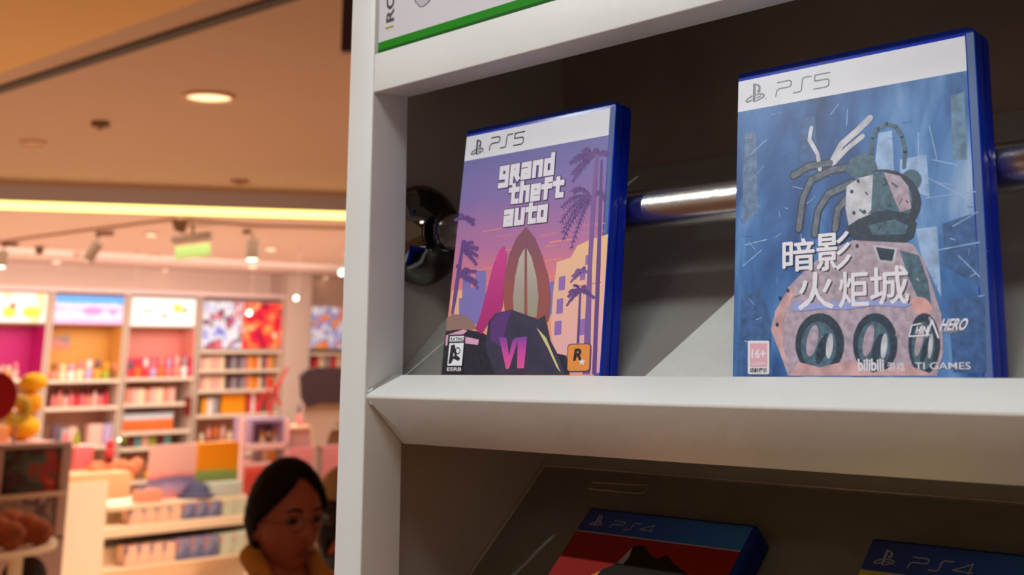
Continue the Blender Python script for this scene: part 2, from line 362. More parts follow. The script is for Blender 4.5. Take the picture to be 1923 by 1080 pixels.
# angled ledge of the middle bay, and its twin further down
def ledge(dz):
    pts = [(0.2, .6), (21.2, 12.8), (22.6, 11.9), (2.6, .2), (30.4, -28.8), (29.6, -29.8), (.2, -.8)]
    mb = MB()
    bm = bmesh.new()
    outer = [(0.0, 0.9), (21.0, 12.8), (23.2, 12.0), (24.0, -2.0), (33.0, -2.0), (33.0, -27.5), (29.6, -29.4), (0.0, -.9)]
    n = len(outer); v = [bm.verts.new(mm(1.2, y, z+dz)) for y, z in outer]+[bm.verts.new(mm(XR, y, z+dz)) for y, z in outer]
    bm.faces.new(v[:n]); bm.faces.new(v[n:][::-1])
    for i in range(n): bm.faces.new([v[i], v[(i+1) % n], v[(i+1) % n+n], v[i+n]])
    bmesh.ops.recalc_face_normals(bm, faces=bm.faces)
    bmesh.ops.bevel(bm, geom=[e for e in bm.edges], offset=.0006, segments=2, profile=.5, affect='EDGES')
    mb.bm(bm, PAINT); cpart(mb, 'ledge')
ledge(0); ledge(-224)
# weld beads where the ledge meets the stile
mb = MB(); mb.tube([mm(.0, 2.0, 2.4), mm(1.4, 5, 4.4)], .0011, PAINT, 10); mb.tube([mm(.0, 3.0, -3.6), mm(1.6, 4.5, -4.6)], .0010, PAINT, 10); cpart(mb, 'weld_bead')
# sloping boards
def board(y0, z0, y1, name='sloping_board', m=BOARD):
    z1 = z0+(y1-y0)*.9; t = 4.0; ny, nz = .669*t, -.743*t
    mb = MB(); mb.prism([(q[0]/1000, Z0+q[1]/1000) for q in ((y0, z0), (y1, z1), (y1+ny, z1+nz), (y0+ny, z0+nz))], 0, (LEFT+.2)/1000, (XR+26)/1000, m); return cpart(mb, name)
board(36.0, 2.0, YB+58)
mb = MB(); mb.box(mm(LEFT+.2, 24.2, -1.9), mm(XR+26, 38, -.1), BOARD); cpart(mb, 'trough_floor')
board(80.0, 223.0, YB+58)
mb = MB(); mb.box(mm(.2, 30.6, 219.0), mm(XR-.2, 84, 222.0), PAINT); cpart(mb, 'shelf_plate')
LY, LZ = 138.66, -71.08
def lowz(y, n): return LZ+(y-LY)*.9-n/.743
board(24.0, lowz(24.0, 15.9), YB+58)
# chrome rod with its wall flange
rodz = 104.8
mb = MB()
rp = [mm(-26, 65.5, rodz+1.6), mm(100, 65.3, rodz+.6), mm(XR+26, 65, rodz-1.5)]
mb.tube(rp, .0117, CHROME, 48); cpart(mb, 'hanging_rod')
fz = Z0+(rodz+1.5)/1000
mb = MB(); mb.lathe([(.0345, 0), (.0350, .002), (.0335, .006), (.029, .0105), (.0225, .014), (.0165, .0165), (.0145, .019)], (LEFT/1000+.0002, .0655, fz), CHROME2, 64, axis=0); fl = cpart(mb, 'flange')
mb = MB(); mb.lathe([(.0142, .017), (.0146, .018), (.0146, .0200), (.0138, .0206), (.0138, .0296), (.0146, .0302), (.0146, .0320), (.0138, .0326), (.0119, .0328)], (LEFT/1000+.0002, .0655, fz), CHROME2, 64, axis=0)
c = mb.build('collar', fl)
# clear acrylic sheet lying on the lower board
sh = MB(); y0, y1 = 24.5, at_slope(1024, 876, LY/1000, Z0+LZ/1000-.0145/.743, .9)[1]*1000
ACR = mat('clear_acrylic', (236, 236, 228), .06, trans=1.0, ior=1.3)
xs = at_slope(1024, 876, LY/1000, Z0+LZ/1000-.0145/.743, .9)[0]*1000
sh.prism([(q[0]/1000, Z0+q[1]/1000) for q in ((y0, lowz(y0, 14.3)), (y1, lowz(y1, 14.3)), (y1+.8, lowz(y1, 14.3)-.9), (y0+.8, lowz(y0, 14.3)-.9))], 0, xs/1000, (XR-10)/1000, ACR)
sho = sh.build('acrylic_sheet', smooth=False); tag(sho, 'clear acrylic sheet lying on the sloping board of the lower shelf bay', 'acrylic sheet')
EDG = mat('acrylic_edge', (210, 198, 176), .3)
mb = MB()
mb.tube([Vector((xs/1000, y/1000, Z0+lowz(y, 14.0)/1000)) for y in (y0, y1)], .00045, EDG, 6)
mb.tube([Vector((x/1000, y1/1000, Z0+lowz(y1, 14.0)/1000)) for x in (xs, XR-10)], .00045, EDG, 6)
mb.build('polished_edge', sho)
tb = [at_slope(x, y, LY/1000, Z0+LZ/1000-.0140/.743, .9) for x, y in ((1106, 916), (1113, 906), (1218, 912), (1212, 924), (1198, 927), (1106, 918))]
mb = MB(); mb.tube(tb, .00035, EDG, 6); mb.build('tab_slot', sho)

# ------------------------------------------------------------------ game cases
def disp2(pts): return [Vector((a, 0, b)) for a, b in pts]
class Art:
    """prints on the front of a case: positions are read in the case's own front plane (u right, v up, metres)"""
    def __init__(s, root, lean):
        s.root = root; s.o = np.array(root.location); s.s, s.c = math.sin(lean), math.cos(lean); s.k = 0
        s.n = np.array([0, s.c, -s.s]); s.vv = np.array([0, s.s, s.c])
    def lay(s, l):
        s.k = (s.k+1) % 7; return -.000026*l-.000003*s.k
    def uv(s, px, py):
        d = ray(px, py); t = ((s.o-CAM)@s.n)/(d@s.n); p = CAM+t*d-s.o
        return (p[0], p@s.vv)
    def poly(s, mb, pts, m, lay, raw=False):
        P = list(pts) if raw else [s.uv(*p) for p in pts]
        y = s.lay(lay)
        tri = tessellate_polygon([[Vector((a, b, 0)) for a, b in P]])
        mb.add([(a, y, b) for a, b in P], [list(t) for t in tri], m)
    def stroke(s, mb, pts, w, m, lay, closed=False):
        y = s.lay(lay); n = len(pts); segs = list(range(n if closed else n-1))
        for i in segs:
            a = Vector(pts[i]); b = Vector(pts[(i+1) % n]); d = (b-a)
            if d.length < 1e-7: continue
            d.normalize(); q = Vector((-d.y, d.x))*w/2; e = d*w*.5
            y = s.lay(lay); c = [a+q, b+q, b-q, a-q]; mb.add([(v.x, y, v.y) for v in c], [[0, 1, 2, 3]], m)
        for p in pts:
            y = s.lay(lay); mb.add([(p[0]+w/2*math.cos(t*math.pi/5+.3), y, p[1]+w/2*math.sin(t*math.pi/5+.3)) for t in range(10)], [list(range(10))], m)
    def sqstroke(s, mb, pts, w, m, lay):
        y = s.lay(lay)
        for i in range(len(pts)-1):
            y = s.lay(lay); a = Vector(pts[i]); b = Vector(pts[i+1]); d = (b-a).normalized(); q = Vector((-d.y, d.x))*w/2; e = d*w*.5
            c = [a-e+q, b+e+q, b+e-q, a-e-q]; mb.add([(v.x, y, v.y) for v in c], [[0, 1, 2, 3]], m)
    def text(s, mb, body, box, m, lay, weight=0, shear=0, rot=0, raw=False):
        """fit text into box = (left, top, right, bottom) given in picture pixels on this plane"""
        cu = bpy.data.curves.new('t', 'FONT'); cu.body = body; cu.offset = weight; cu.resolution_u = 3
        ob = bpy.data.objects.new('t', cu); COL.objects.link(ob)
        dg = bpy.context.evaluated_depsgraph_get(); me = bpy.data.meshes.new_from_object(ob.evaluated_get(dg))
        V = np.array([v.co[:2] for v in me.vertices]); F = [list(p.vertices) for p in me.polygons]
        bpy.data.objects.remove(ob); bpy.data.curves.remove(cu); bpy.data.meshes.remove(me)
        if rot: V = np.stack([-V[:, 1], V[:, 0]], 1)
        V -= V.min(0); V /= V.max(0); V[:, 0] += shear*V[:, 1]; V[:, 0] /= V[:, 0].max()
        if raw: u0, v1, u1, v0 = box
        else:
            u0, v0 = s.uv(box[0], box[3]); u1, _ = s.uv(box[2], box[3]); _, v1 = s.uv(box[0], box[1])
        y = s.lay(lay)
        mb.add([(u0+a*(u1-u0), y, v0+b*(v1-v0)) for a, b in V], F, m)
def build_case(x, y, z, lean, label, body_m, dark_m, depth=.014, cat='game case'):
    root = empty('game_case', mm(x, y, z), (-lean, 0, 0)); tag(root, label, cat, 'video game cases on the cabinet')
    Wd, H = .135, .170
    def shell(y0, y1, r, inset, m, name):
        pts = []
        for cx, cz, a0, rr in ((Wd-r, r, -90, r), (Wd-r, H-r, 0, r), (.0015, H-.0015, 90, .0015), (.0015, .0015, 180, .0015)):
            for k in range(7): a = math.radians(a0+k*15); pts.append((cx+(rr-inset)*math.cos(a) if cx > .01 else cx+rr*math.cos(a), cz+(rr-inset)*math.sin(a)))
        bm = bmesh.new(); n = len(pts)
        v = [bm.verts.new((p[0], y0, p[1])) for p in pts]+[bm.verts.new((p[0], y1, p[1])) for p in pts]
        bm.faces.new(v[:n]); bm.faces.new(v[n:][::-1])
        for i in range(n): bm.faces.new([v[i], v[(i+1) % n], v[(i+1) % n+n], v[i+n]])
        bmesh.ops.recalc_face_normals(bm, faces=bm.faces)
        es = [e for e in bm.edges if abs(e.verts[0].co.y-e.verts[1].co.y) < 1e-6]
        bmesh.ops.bevel(bm, geom=es, offset=.0006, segments=2, profile=.5, affect='EDGES')
        mb = MB(); mb.bm(bm, m); return mb.build(name, root)
    shell(0, .0066, .005, 0, body_m, 'front_cover')
    shell(.0072, depth, .005, .0002, dark_m, 'back_cover')
    mb = MB(); mb.box((.0008, .0060, .001), (Wd-.0022, .0078, H-.0015), dark_m); mb.build('hinge_seam', root)
    mb = MB(); mb.box((Wd-.0012, .0052, .108), (Wd+.0003, .0086, .124), dark_m, .0004); mb.build('opening_tab', root)
    return root
def ps_logo(A, mb, u, v, h, m, lay):
    S_ = lambda pts: [(u+a*h, v+b*h) for a, b in pts]
    A.poly(mb, S_([(0, 0), (.17, -.06), (.17, 1.0), (0, 1.05)]), m, lay, raw=True)
    A.poly(mb, S_([(.17, 1.0), (.38, .93), (.5, .80), (.5, .52), (.40, .44), (.27, .50), (.27, .62), (.34, .60), (.36, .64), (.36, .78), (.30, .86), (.17, .90)]), m, lay, raw=True)
    A.stroke(mb, S_([(-.06, .33), (-.36, .21), (-.46, .10), (-.36, .02), (-.06, .10)]), h*.085, m, lay)
    A.stroke(mb, S_([(.24, .36), (.5, .38), (.74, .28), (.72, .17), (.26, .0)]), h*.085, m, lay)
    A.stroke(mb, S_([(.26, .17), (.52, .25)]), h*.075, m, lay)
    A.stroke(mb, S_([(.86, .04), (.88, .04)]), h*.06, m, lay)
def ps_word(A, mb, u, v, h, wd, m, lay, digit='5', sw=.1):
    w = wd/3.5
    S_ = lambda pts, k: [(u+k*w*1.17+a*w, v+b*h) for a, b in pts]
    A.stroke(mb, S_([(.12, 1), (.88, 1), (1.0, .9), (1.0, .62), (.88, .52), (.22, .52), (.05, .38), (.0, 0)], 0), h*sw, m, lay)
    A.stroke(mb, S_([(-.02, 0), (.38, 0), (.5, .1), (.56, .9), (.68, 1), (1.12, 1)], 1), h*sw, m, lay)
    if digit == '5': A.stroke(mb, S_([(1.12, 1), (.2, 1), (.16, .58), (.96, .56), (1.06, .46), (1.04, .1), (.92, 0), (.1, 0)], 2), h*sw, m, lay)
    else: A.stroke(mb, S_([(.92, 0), (1.0, 1), (.08, .24), (.95, .20), (1.1, .22)], 2), h*sw, m, lay)
INK = mat('print_black', (36, 36, 42), .5, spec=.25, coat=.14); WHT = mat('print_white', (236, 240, 248), .5, spec=.25, coat=.14, noise_amt=.02, nscale=60)
GRY = mat('glare_washed_ink', (120, 122, 128), .5, spec=.25, coat=.14); GRL = mat('print_light_grey', (170, 168, 166), .35, coat=.4)  # GRY: black logo ink with the glare's wash put into its colour
PWH = mat('print_lettering_white', (232, 230, 240), .35, coat=.4)
LEAN = .129
def at_v(A, m, lay, mb, pts): A.poly(mb, pts, m, lay)

# ---- case with the sunset cover
c1 = build_case(43.76, 24.44, .2, LEAN, 'blue game case with purple sunset cover, white lettering and palm trees', BLUEC, BLUED)
A = Art(c1, LEAN)
uB = .1302; vT = .1655
vb = A.uv(873, 303)[1]
SUN = ramp_mat('sunset_print', [(0, (236, 170, 140)), (.25, (240, 158, 130)), (.42, (226, 130, 140)), (.58, (186, 118, 168)), (.8, (132, 112, 176)), (1, (112, 112, 178))], 2, .01, .150)
PUR = mat('palm_purple', (104, 72, 140), .5, spec=.25, coat=.14); PUR2 = mat('palm_violet', (128, 92, 158), .5, spec=.25, coat=.14)
PEA = ramp_mat('peach_building', [(0, (232, 166, 190)), (.5, (240, 186, 170)), (1, (244, 196, 148))], 2, .0, .09)
BLB = mat('blue_building', (132, 120, 190), .5, spec=.25, coat=.14); WIN = mat('violet_window', (150, 112, 186), .5, spec=.25, coat=.14)
mb = MB()
A.poly(mb, [(.0004, .0012), (uB, .0012), (uB, vb), (.0004, vb)], SUN, 1, raw=True)
A.poly(mb, [(.0004, vb), (uB, vb), (uB, vT), (.0004, vT)], WHT, 1, raw=True)
def wavy(pts, m, lay): A.poly(mb, pts, m, lay)
rq = random.Random(3)
for i in range(34):
    x, y = rq.uniform(875, 1120), rq.uniform(330, 540); L = min(rq.uniform(14, 60), 1136-x); k = (rq.uniform(-.2, -.1))
    A.stroke(mb, [A.uv(x, y), A.uv(x+L, y+L*k)], rq.uniform(.0003, .0009), rq.choice((mat('print_cloud_pink', (214, 130, 160), .5, spec=.25), mat('print_cloud_peach', (238, 150, 130), .5, spec=.25))) if y > 420 else mat('print_cloud_mauve', (150, 116, 176), .5, spec=.25), 1.6)
# towers left and hotel right
A.poly(mb, [(868, 560), (869, 520), (884, 512), (884, 540), (893, 540), (893, 508), (913, 508), (911, 615), (862, 600), (862, 560)], BLB, 2)
A.poly(mb, [(846, 570), (850, 545), (868, 545), (866, 590), (848, 590)], mat('peach_print', (238, 186, 150), .5, spec=.25, coat=.14), 2)
A.poly(mb, [(1040, 700), (1034, 590), (1046, 492), (1072, 484), (1084, 462), (1108, 450), (1142, 440), (1126, 700)], PEA, 2)
for (x, y, w, h) in ((1050, 520, 12, 26), (1046, 562, 12, 28), (1042, 604, 13, 26), (1090, 505, 10, 22), (1090, 600, 10, 30), (1100, 480, 9, 18)):
    A.poly(mb, [(x, y), (x+w, y-2), (x+w-1, y+h-2), (x-1, y+h)], WIN, 3)
A.poly(mb, [(1030, 530), (1040, 528), (1036, 590), (1030, 600)], BLB, 3)
# palms: fronds with leaflets
def frond(cx, cy, ang, ln, droop, m, lay, w=5, leaf=9, n=13):
    pts = []
    for k in range(n+1):
        t = k/n; a = math.radians(ang); x = cx+math.cos(a)*ln*t; y = cy-math.sin(a)*ln*t+droop*t*t; pts.append((x, y))
    up = []; dn_ = []
    for i, (x, y) in enumerate(pts):
        x2, y2 = pts[min(i+1, n)]; x1, y1 = pts[max(i-1, 0)]; L = math.hypot(x2-x1, y2-y1); hw = w*(1-.8*i/n)*.5; up.append((x+(y2-y1)/L*hw, y-(x2-x1)/L*hw)); dn_.append((x-(y2-y1)/L*hw, y+(x2-x1)/L*hw))
    A.poly(mb, up+dn_[::-1], m, lay)
    for i in range(1, n):
        x, y = pts[i]; x2, y2 = pts[i+1]; dx, dy = x2-x, y2-y; L = math.hypot(dx, dy); dx /= L; dy /= L
        for sgn in (1, -1):
            ll = leaf*(1-.5*abs(i/n-.45))*random.uniform(.75, 1.15)*(1 if sgn > 0 else .75)
            ex, ey = x+dx*ll*.75-dy*ll*.7*sgn, y+dy*ll*.75+dx*ll*.7*sgn+ll*.35
            A.poly(mb, [(x, y), (x+dx*4.6, y+dy*4.6), (ex, ey)], m, lay)
def palm(cx, cy, R, m, lay, angs, leaf=9, dr=.55):
    for a in angs: frond(cx, cy, a, R*random.uniform(.85, 1.1), R*dr*random.uniform(.8, 1.2), m, lay, leaf=leaf)
palm(1112, 296, 46, PUR, 4, (165, 140, 110, 75, 45, 195, 215), 11)
palm(1110, 372, 62, PUR, 4, (195, 172, 215, 150, 120, 60, 235), 13, .8)
A.poly(mb, [(1118, 290), (1124, 290), (1112, 500), (1108, 703), (1094, 703), (1104, 500), (1110, 380)], PUR2, 5)
A.poly(mb, [(1128, 300), (1132, 300), (1128, 500), (1120, 703), (1112, 703), (1120, 500)], PUR, 4)
palm(1090, 548, 26, PUR, 5, (170, 140, 110, 70, 40, 10, 200), 7)
palm(1093, 512, 20, PUR2, 5, (160, 120, 80, 40, 200), 6)
A.poly(mb, [(1088, 548), (1092, 548), (1088, 645), (1083, 645)], PUR, 5)
palm(872, 412, 20, PUR, 4, (150, 110, 60, 30, 5), 7)
palm(868, 470, 34, PUR, 4, (60, 35, 10, 85, -15), 9, .5)
palm(864, 520, 40, PUR, 4, (70, 45, 20, 0, 95), 8, .55)
A.poly(mb, [(866, 460), (872, 462), (858, 560), (852, 590), (847, 590), (853, 540)], PUR, 4)
# parked car in shade, generic
DK = mat('print_dark_car', (40, 38, 52), .5, spec=.25, coat=.14, noise_amt=.45, nscale=340); PK = mat('print_pink', (226, 168, 200), .5, spec=.25, coat=.14)
MAG = ramp_mat('magenta_board', [(0, (86, 50, 110)), (.35, (178, 40, 120)), (1, (208, 62, 148))], 2, .02, .085)
CRM = ramp_mat('cream_board', [(0, (150, 150, 110)), (.5, (170, 160, 150)), (1, (196, 190, 176))], 2, .03, .09)
TAN = ramp_mat('tan_board', [(0, (150, 78, 62)), (.6, (158, 86, 84)), (1, (136, 82, 100))], 2, .02, .09)
A.poly(mb, [(839, 598), (850, 590), (872, 592), (888, 605), (896, 617), (868, 622), (838, 622)], mat('print_windscreen', (150, 120, 110), .5, spec=.25, coat=.14), 6)
A.poly(mb, [(838, 622), (870, 618), (905, 624), (925, 636), (1064, 668), (1070, 704), (829, 704), (834, 650)], DK, 7)
A.poly(mb, [(838, 630), (872, 618), (878, 622), (846, 646), (837, 650)], PK, 8)
A.poly(mb, [(872, 632), (900, 638), (898, 648), (874, 645)], PK, 8)
# plain upright surfboards leaning by the car stand in the middle
A.poly(mb, [(893, 618), (903, 590), (914, 548), (926, 500), (938, 470), (947, 462), (952, 480), (948, 530), (944, 575), (936, 600), (916, 610), (904, 628)], MAG, 9)
A.poly(mb, [(950, 600), (946, 560), (948, 520), (956, 480), (970, 448), (988, 426), (1004, 446), (1018, 480), (1030, 520), (1034, 560), (1030, 604)], TAN, 10)
A.poly(mb, [(966, 594), (964, 560), (968, 520), (976, 484), (988, 462), (999, 484), (1008, 520), (1012, 560), (1008, 596)], CRM, 11)
A.poly(mb, [(985, 594), (986, 440), (990, 440), (991, 594)], TAN, 12)
A.poly(mb, [(912, 650), (918, 604), (932, 588), (962, 582), (990, 592), (1010, 600), (1024, 592), (1034, 640), (1050, 670), (1062, 703), (930, 703), (922, 680)], mat('print_slate', (58, 54, 78), .5, spec=.25, coat=.14, noise_amt=.2, nscale=80), 12)
A.poly(mb, [(922, 604), (936, 588), (962, 584), (954, 604), (946, 640), (940, 650), (922, 640)], mat('print_violet', (92, 56, 122), .5, spec=.25, coat=.14), 13)
A.poly(mb, [(1008, 615), (1030, 655), (1046, 690), (1054, 700), (1042, 672), (1026, 634)], mat('print_pale_yellow', (216, 206, 140), .5, spec=.25, coat=.14), 13)
mb.build('cover_art', c1, smooth=False)
mb = MB(); ww = A.uv(1160.5, 215)[0]
A.poly(mb, [(uB+.0006, .001), (.1338, .001), (.1338, vT+.001), (uB+.0006, vT+.001)], SLEEVE, 1, raw=True)
mb.build('clear_sleeve_edge', c1, smooth=False)
mb = MB(); u0, v0 = A.uv(893, 290); u1, v1 = A.uv(897, 262)
ps_logo(A, mb, u0, v0, (v1-v0)*.96, INK, 3)
u0, v0 = A.uv(919, 282); u1, _ = A.uv(984, 273); _, v1 = A.uv(920, 260)
ps_word(A, mb, u0, v0, (v1-v0), u1-u0, INK, 3, '5', .11); mb.build('console_logo', c1, smooth=False)
GL = {'g': [[(1, 1), (0, 1), (0, .28), (1, .28)], [(1, 1), (1, -.42), (-.05, -.42)]], 'R': [[(0, -.3), (0, 1), (.9, 1), (.9, .5), (0, .5)], [(.55, .4), (1, -.02)]],
      'a': [[(0, 1), (1, 1), (1, 0), (0, 0), (0, .48), (1, .48)]], 'n': [[(0, 0), (0, 1), (1, 1), (1, 0)]], 'd': [[(1, 1.42), (1, 0), (0, 0), (0, 1), (1, 1)]],
      't': [[(.42, 1.3), (.42, 0), (1.1, 0)], [(-.1, .98), (1.1, .98)]], 'h': [[(0, 1.4), (0, 0)], [(0, 1), (1, 1), (1, 0)]], 'e': [[(1, 0), (0, 0), (0, 1), (1, 1), (1, .48), (0, .48)]],
      'f': [[(1.05, 1.38), (.35, 1.38), (.35, 0)], [(-.1, .86), (1, .86)]], 'u': [[(0, 1), (0, 0), (1, 0), (1, 1)]], 'o': [[(0, 0), (0, 1), (1, 1), (1, 0), (0, 0)]]}
mb = MB()
def word(wd, pl, pr, xh, lay=14):
    (u0, v0), (u1, _) = A.uv(*pl), A.uv(*pr); n = len(wd); pit = (u1-u0)/n; lw = pit*.56; st = pit*.34; hh = xh
    for off, m, ex, ly in ((0, INK2, .0009, lay), (0, PWH, 0, lay+1)):
        for i, ch in enumerate(wd):
            for pl_ in GL[ch]:
                A.sqstroke(mb, [(u0+i*pit+st/2+x*lw, v0+st/2+y*(hh-st)) for x, y in pl_], st+ex, m, ly)
INK2 = mat('print_purple_edge', (84, 70, 120), .5, spec=.25, coat=.14)
word('gRand', (937, 345), (1043, 325), .0112)
word('theft', (955, 385), (1060, 366), .0110)
word('auto', (945, 427), (1030, 413), .0110)
mb.build('title_lettering', c1, smooth=False)
VIG = ramp_mat('vi_gradient', [(0, (246, 150, 90)), (.35, (232, 90, 150)), (.7, (200, 70, 170)), (1, (96, 70, 160))], 2, .006, .036, wob=.01)
mb = MB()
A.poly(mb, [(938, 633), (952, 634), (957, 668), (963, 640), (970, 634), (975, 634), (957, 693), (951, 693)], VIG, 16)
A.poly(mb, [(973, 634), (991, 632), (985, 692), (972, 692)], VIG, 16)
mb.build('numeral_lettering', c1, smooth=False)
mb = MB()
A.poly(mb, [(843, 629), (875, 628), (869, 702), (836, 700)], INK, 16)
A.poly(mb, [(846, 632), (873, 631), (872, 641), (845, 642)], WHT, 17)
A.poly(mb, [(845, 645), (872, 644), (868, 687), (841, 687)], WHT, 17)
A.text(mb, 'RATING', (847, 634, 872, 641), INK, 18, .02)
A.poly(mb, [(848, 649), (855, 647), (859, 668), (865, 672), (864, 677), (860, 678), (853, 674), (850, 679), (848, 683), (843, 684), (846, 665)], INK, 18)
A.poly(mb, [(853, 662), (855, 668), (852, 670)], WHT, 19)
A.stroke(mb, [A.uv(861+4.2*math.cos(t*.7), 659+6*math.sin(t*.7)) for t in range(9)], .0007, INK, 19, True)
A.text(mb, 'ESRB', (840, 690, 867, 697), PWH, 18, .02)
mb.build('rating_label', c1, smooth=False)
mb = MB()
def rrect(x0, y0, x1, y1, r, dx=0, tilt=0):
    out = []
    for cx, cy, a0 in ((x1-r, y0+r, -90), (x1-r, y1-r, 0), (x0+r, y1-r, 90), (x0+r, y0+r, 180)):
        for k in range(4): a = math.radians(a0+k*30); yy = cy+r*math.sin(a); out.append((cx+r*math.cos(a)+dx*(yy-y0)/(y1-y0), yy+tilt*(cx-x0)))
    return out
ORG = mat('print_orange', (234, 148, 66), .5, spec=.25, coat=.14)
A.poly(mb, rrect(1067, 646, 1111, 699, 6, -2, -.02), INK2, 16); A.poly(mb, rrect(1068.5, 647.5, 1109, 697, 5, -2, -.02), ORG, 17)
A.text(mb, 'R', (1077, 655, 1095, 678), INK, 18, .04, .12)
cx, cy = 1094, 680; A.poly(mb, [(cx+(7 if i % 2 == 0 else 3)*math.sin(i*math.pi/5), cy-(7.5 if i % 2 == 0 else 3.2)*math.cos(i*math.pi/5)) for i in range(10)], PWH, 19)
mb.build('publisher_logo', c1, smooth=False)

# ---- case with the blue cover
c2 = build_case(267.5, 24.3, .2, LEAN, 'blue game case with icy blue machine cover and large white Chinese lettering', BLUEC, BLUED)
A = Art(c2, LEAN)
vb = A.uv(1385, 211)[1]
ICE = blotch_mat('icy_blue_print', [(.3, (14, 48, 104)), (.42, (34, 84, 148)), (.52, (58, 114, 178)), (.62, (96, 144, 200)), (.74, (160, 186, 218))], 34, (1, 1, .4), .45, .05, detail=9)
mb = MB()
A.poly(mb, [(.0004, .0012), (uB, .0012), (uB, vb), (.0004, vb)], ICE, 1, raw=True)
A.poly(mb, [(.0004, vb), (uB, vb), (uB, vT), (.0004, vT)], WHT, 1, raw=True)
DB = mat('print_deep_blue', (58, 96, 150), .5, spec=.25, coat=.14, noise_amt=.35, nscale=240); LB = mat('print_pale_blue', (150, 182, 222), .5, spec=.25, coat=.14, noise_amt=.3, nscale=140)
TEAL = mat('print_teal_metal', (74, 104, 122), .5, spec=.25, coat=.14, noise_amt=.4, nscale=320); TEALD = mat('print_dark_metal', (40, 58, 76), .5, spec=.25, coat=.14, noise_amt=.45, nscale=340)
ROSE = mat('print_rose_metal', (176, 160, 176), .5, spec=.25, coat=.14, noise_amt=.28, nscale=260); ROSE2 = mat('print_salmon', (206, 164, 166), .5, spec=.25, coat=.14, noise_amt=.3, nscale=120)
PALE = mat('print_pale_metal', (196, 198, 208), .5, spec=.25, coat=.14, noise_amt=.3, nscale=140)
def ell(cx, cy, rx, ry, a0=0, a1=360, n=26, rot=0):
    out = []
    for k in range(n+1 if a1-a0 < 360 else n):
        a = math.radians(a0+(a1-a0)*k/n); x, y = rx*math.cos(a), ry*math.sin(a); c, s = math.cos(rot), math.sin(rot); out.append((cx+x*c-y*s, cy+x*s+y*c))
    return out
# background streets and beams
for pts, m in (([(1640, 330), (1650, 250), (1675, 245), (1680, 330)], LB), ([(1690, 350), (1690, 300), (1740, 290), (1746, 370)], LB), ([(1392, 560), (1430, 540), (1448, 600), (1450, 706), (1385, 706)], DB),
               ([(1395, 330), (1400, 250), (1420, 246), (1424, 400), (1396, 420)], mat('print_grey_blue', (96, 124, 160), .5, spec=.25, coat=.14, noise_amt=.35, nscale=240)),
               ([(1785, 180), (1812, 172), (1816, 300), (1790, 300)], mat('print_grey_teal', (96, 130, 158), .5, spec=.25, coat=.14, noise_amt=.35, nscale=240)), ([(1770, 420), (1830, 400), (1840, 540), (1775, 500)], DB), ([(1780, 560), (1850, 555), (1853, 700), (1790, 700)], DB),
               ([(1500, 225), (1530, 218), (1540, 330), (1505, 330)], DB), ([(1720, 430), (1760, 425), (1768, 560), (1730, 480)], LB)):
    A.poly(mb, pts, m, 2)
for a, b in (((1735, 330), (1828, 378)), ((1740, 372), (1832, 360)), ((1790, 425), (1836, 398)), ((1760, 470), (1840, 455)), ((1725, 250), (1725, 300)), ((1745, 235), (1760, 300)), ((1410, 290), (1440, 262)), ((1560, 215), (1575, 195)), ((1400, 460), (1440, 450)), ((1750, 300), (1800, 310)), ((1800, 480), (1840, 520)), ((1395, 500), (1430, 470)), ((1398, 640), (1440, 655)), ((1590, 235), (1592, 205))):
    A.stroke(mb, [A.uv(*a), A.uv(*b)], .0005, LB, 3)
# cable loop, plain drum and pipe work of a big machine
A.stroke(mb, [A.uv(*p) for p in ((1636, 292), (1638, 262), (1648, 243), (1664, 233), (1682, 238), (1694, 256), (1700, 284), (1698, 314))], .0022, TEAL, 4)
PIPE = mat('print_pipe_grey', (112, 120, 134), .5, spec=.25, noise_amt=.35, nscale=300)
for q in ([(1500, 430), (1508, 372), (1524, 338), (1560, 320), (1600, 312), (1640, 318)], [(1530, 440), (1536, 396), (1556, 364), (1600, 344)], [(1490, 330), (1520, 312), (1560, 306)], [(1568, 430), (1574, 392), (1592, 372)]):
    A.stroke(mb, [A.uv(*p) for p in q], .0046, TEALD, 4); A.stroke(mb, [A.uv(*p) for p in q], .0030, PIPE, 5)
A.poly(mb, [(1585, 318), (1600, 296), (1624, 286), (1640, 292), (1648, 316), (1612, 340)], TEAL, 6)
for q, w in (([(1540, 318), (1536, 290), (1520, 262), (1524, 240)], .0022), ([(1560, 310), (1580, 272), (1612, 244), (1634, 222)], .0034), ([(1566, 306), (1590, 280), (1620, 256)], .0026)):
    A.stroke(mb, [A.uv(*p) for p in q], w, PALE, 4)
A.poly(mb, ell(1712, 338, 19, 20), TEAL, 4)
A.poly(mb, ell(1660, 380, 70, 62), TEALD, 5); A.poly(mb, ell(1652, 376, 62, 54), TEAL, 6)
A.poly(mb, [(1590, 350), (1612, 335), (1640, 328), (1636, 402), (1612, 412), (1594, 424), (1588, 390)], PALE, 7)
A.poly(mb, [(1660, 324), (1690, 330), (1706, 350), (1712, 392), (1690, 398)], ROSE, 7)
A.poly(mb, [(1590, 424), (1622, 402), (1668, 394), (1712, 402), (1722, 420), (1716, 446), (1700, 456), (1610, 452), (1596, 444)], TEALD, 7)
A.poly(mb, [(1630, 424), (1680, 412), (1706, 424), (1700, 440), (1640, 442)], TEAL, 8)
A.poly(mb, [(1470, 580), (1480, 540), (1520, 500), (1560, 470), (1600, 452), (1660, 448), (1714, 458), (1736, 490), (1752, 540), (1768, 590), (1772, 660), (1760, 706), (1480, 706), (1464, 660), (1448, 620), (1452, 600)], ROSE, 6)
A.poly(mb, [(1450, 620), (1456, 585), (1482, 540), (1494, 545), (1474, 590), (1470, 650), (1480, 680), (1470, 675), (1458, 645)], ROSE2, 7)
A.poly(mb, [(1690, 470), (1726, 480), (1744, 530), (1750, 575), (1724, 560), (1706, 520)], TEAL, 7)
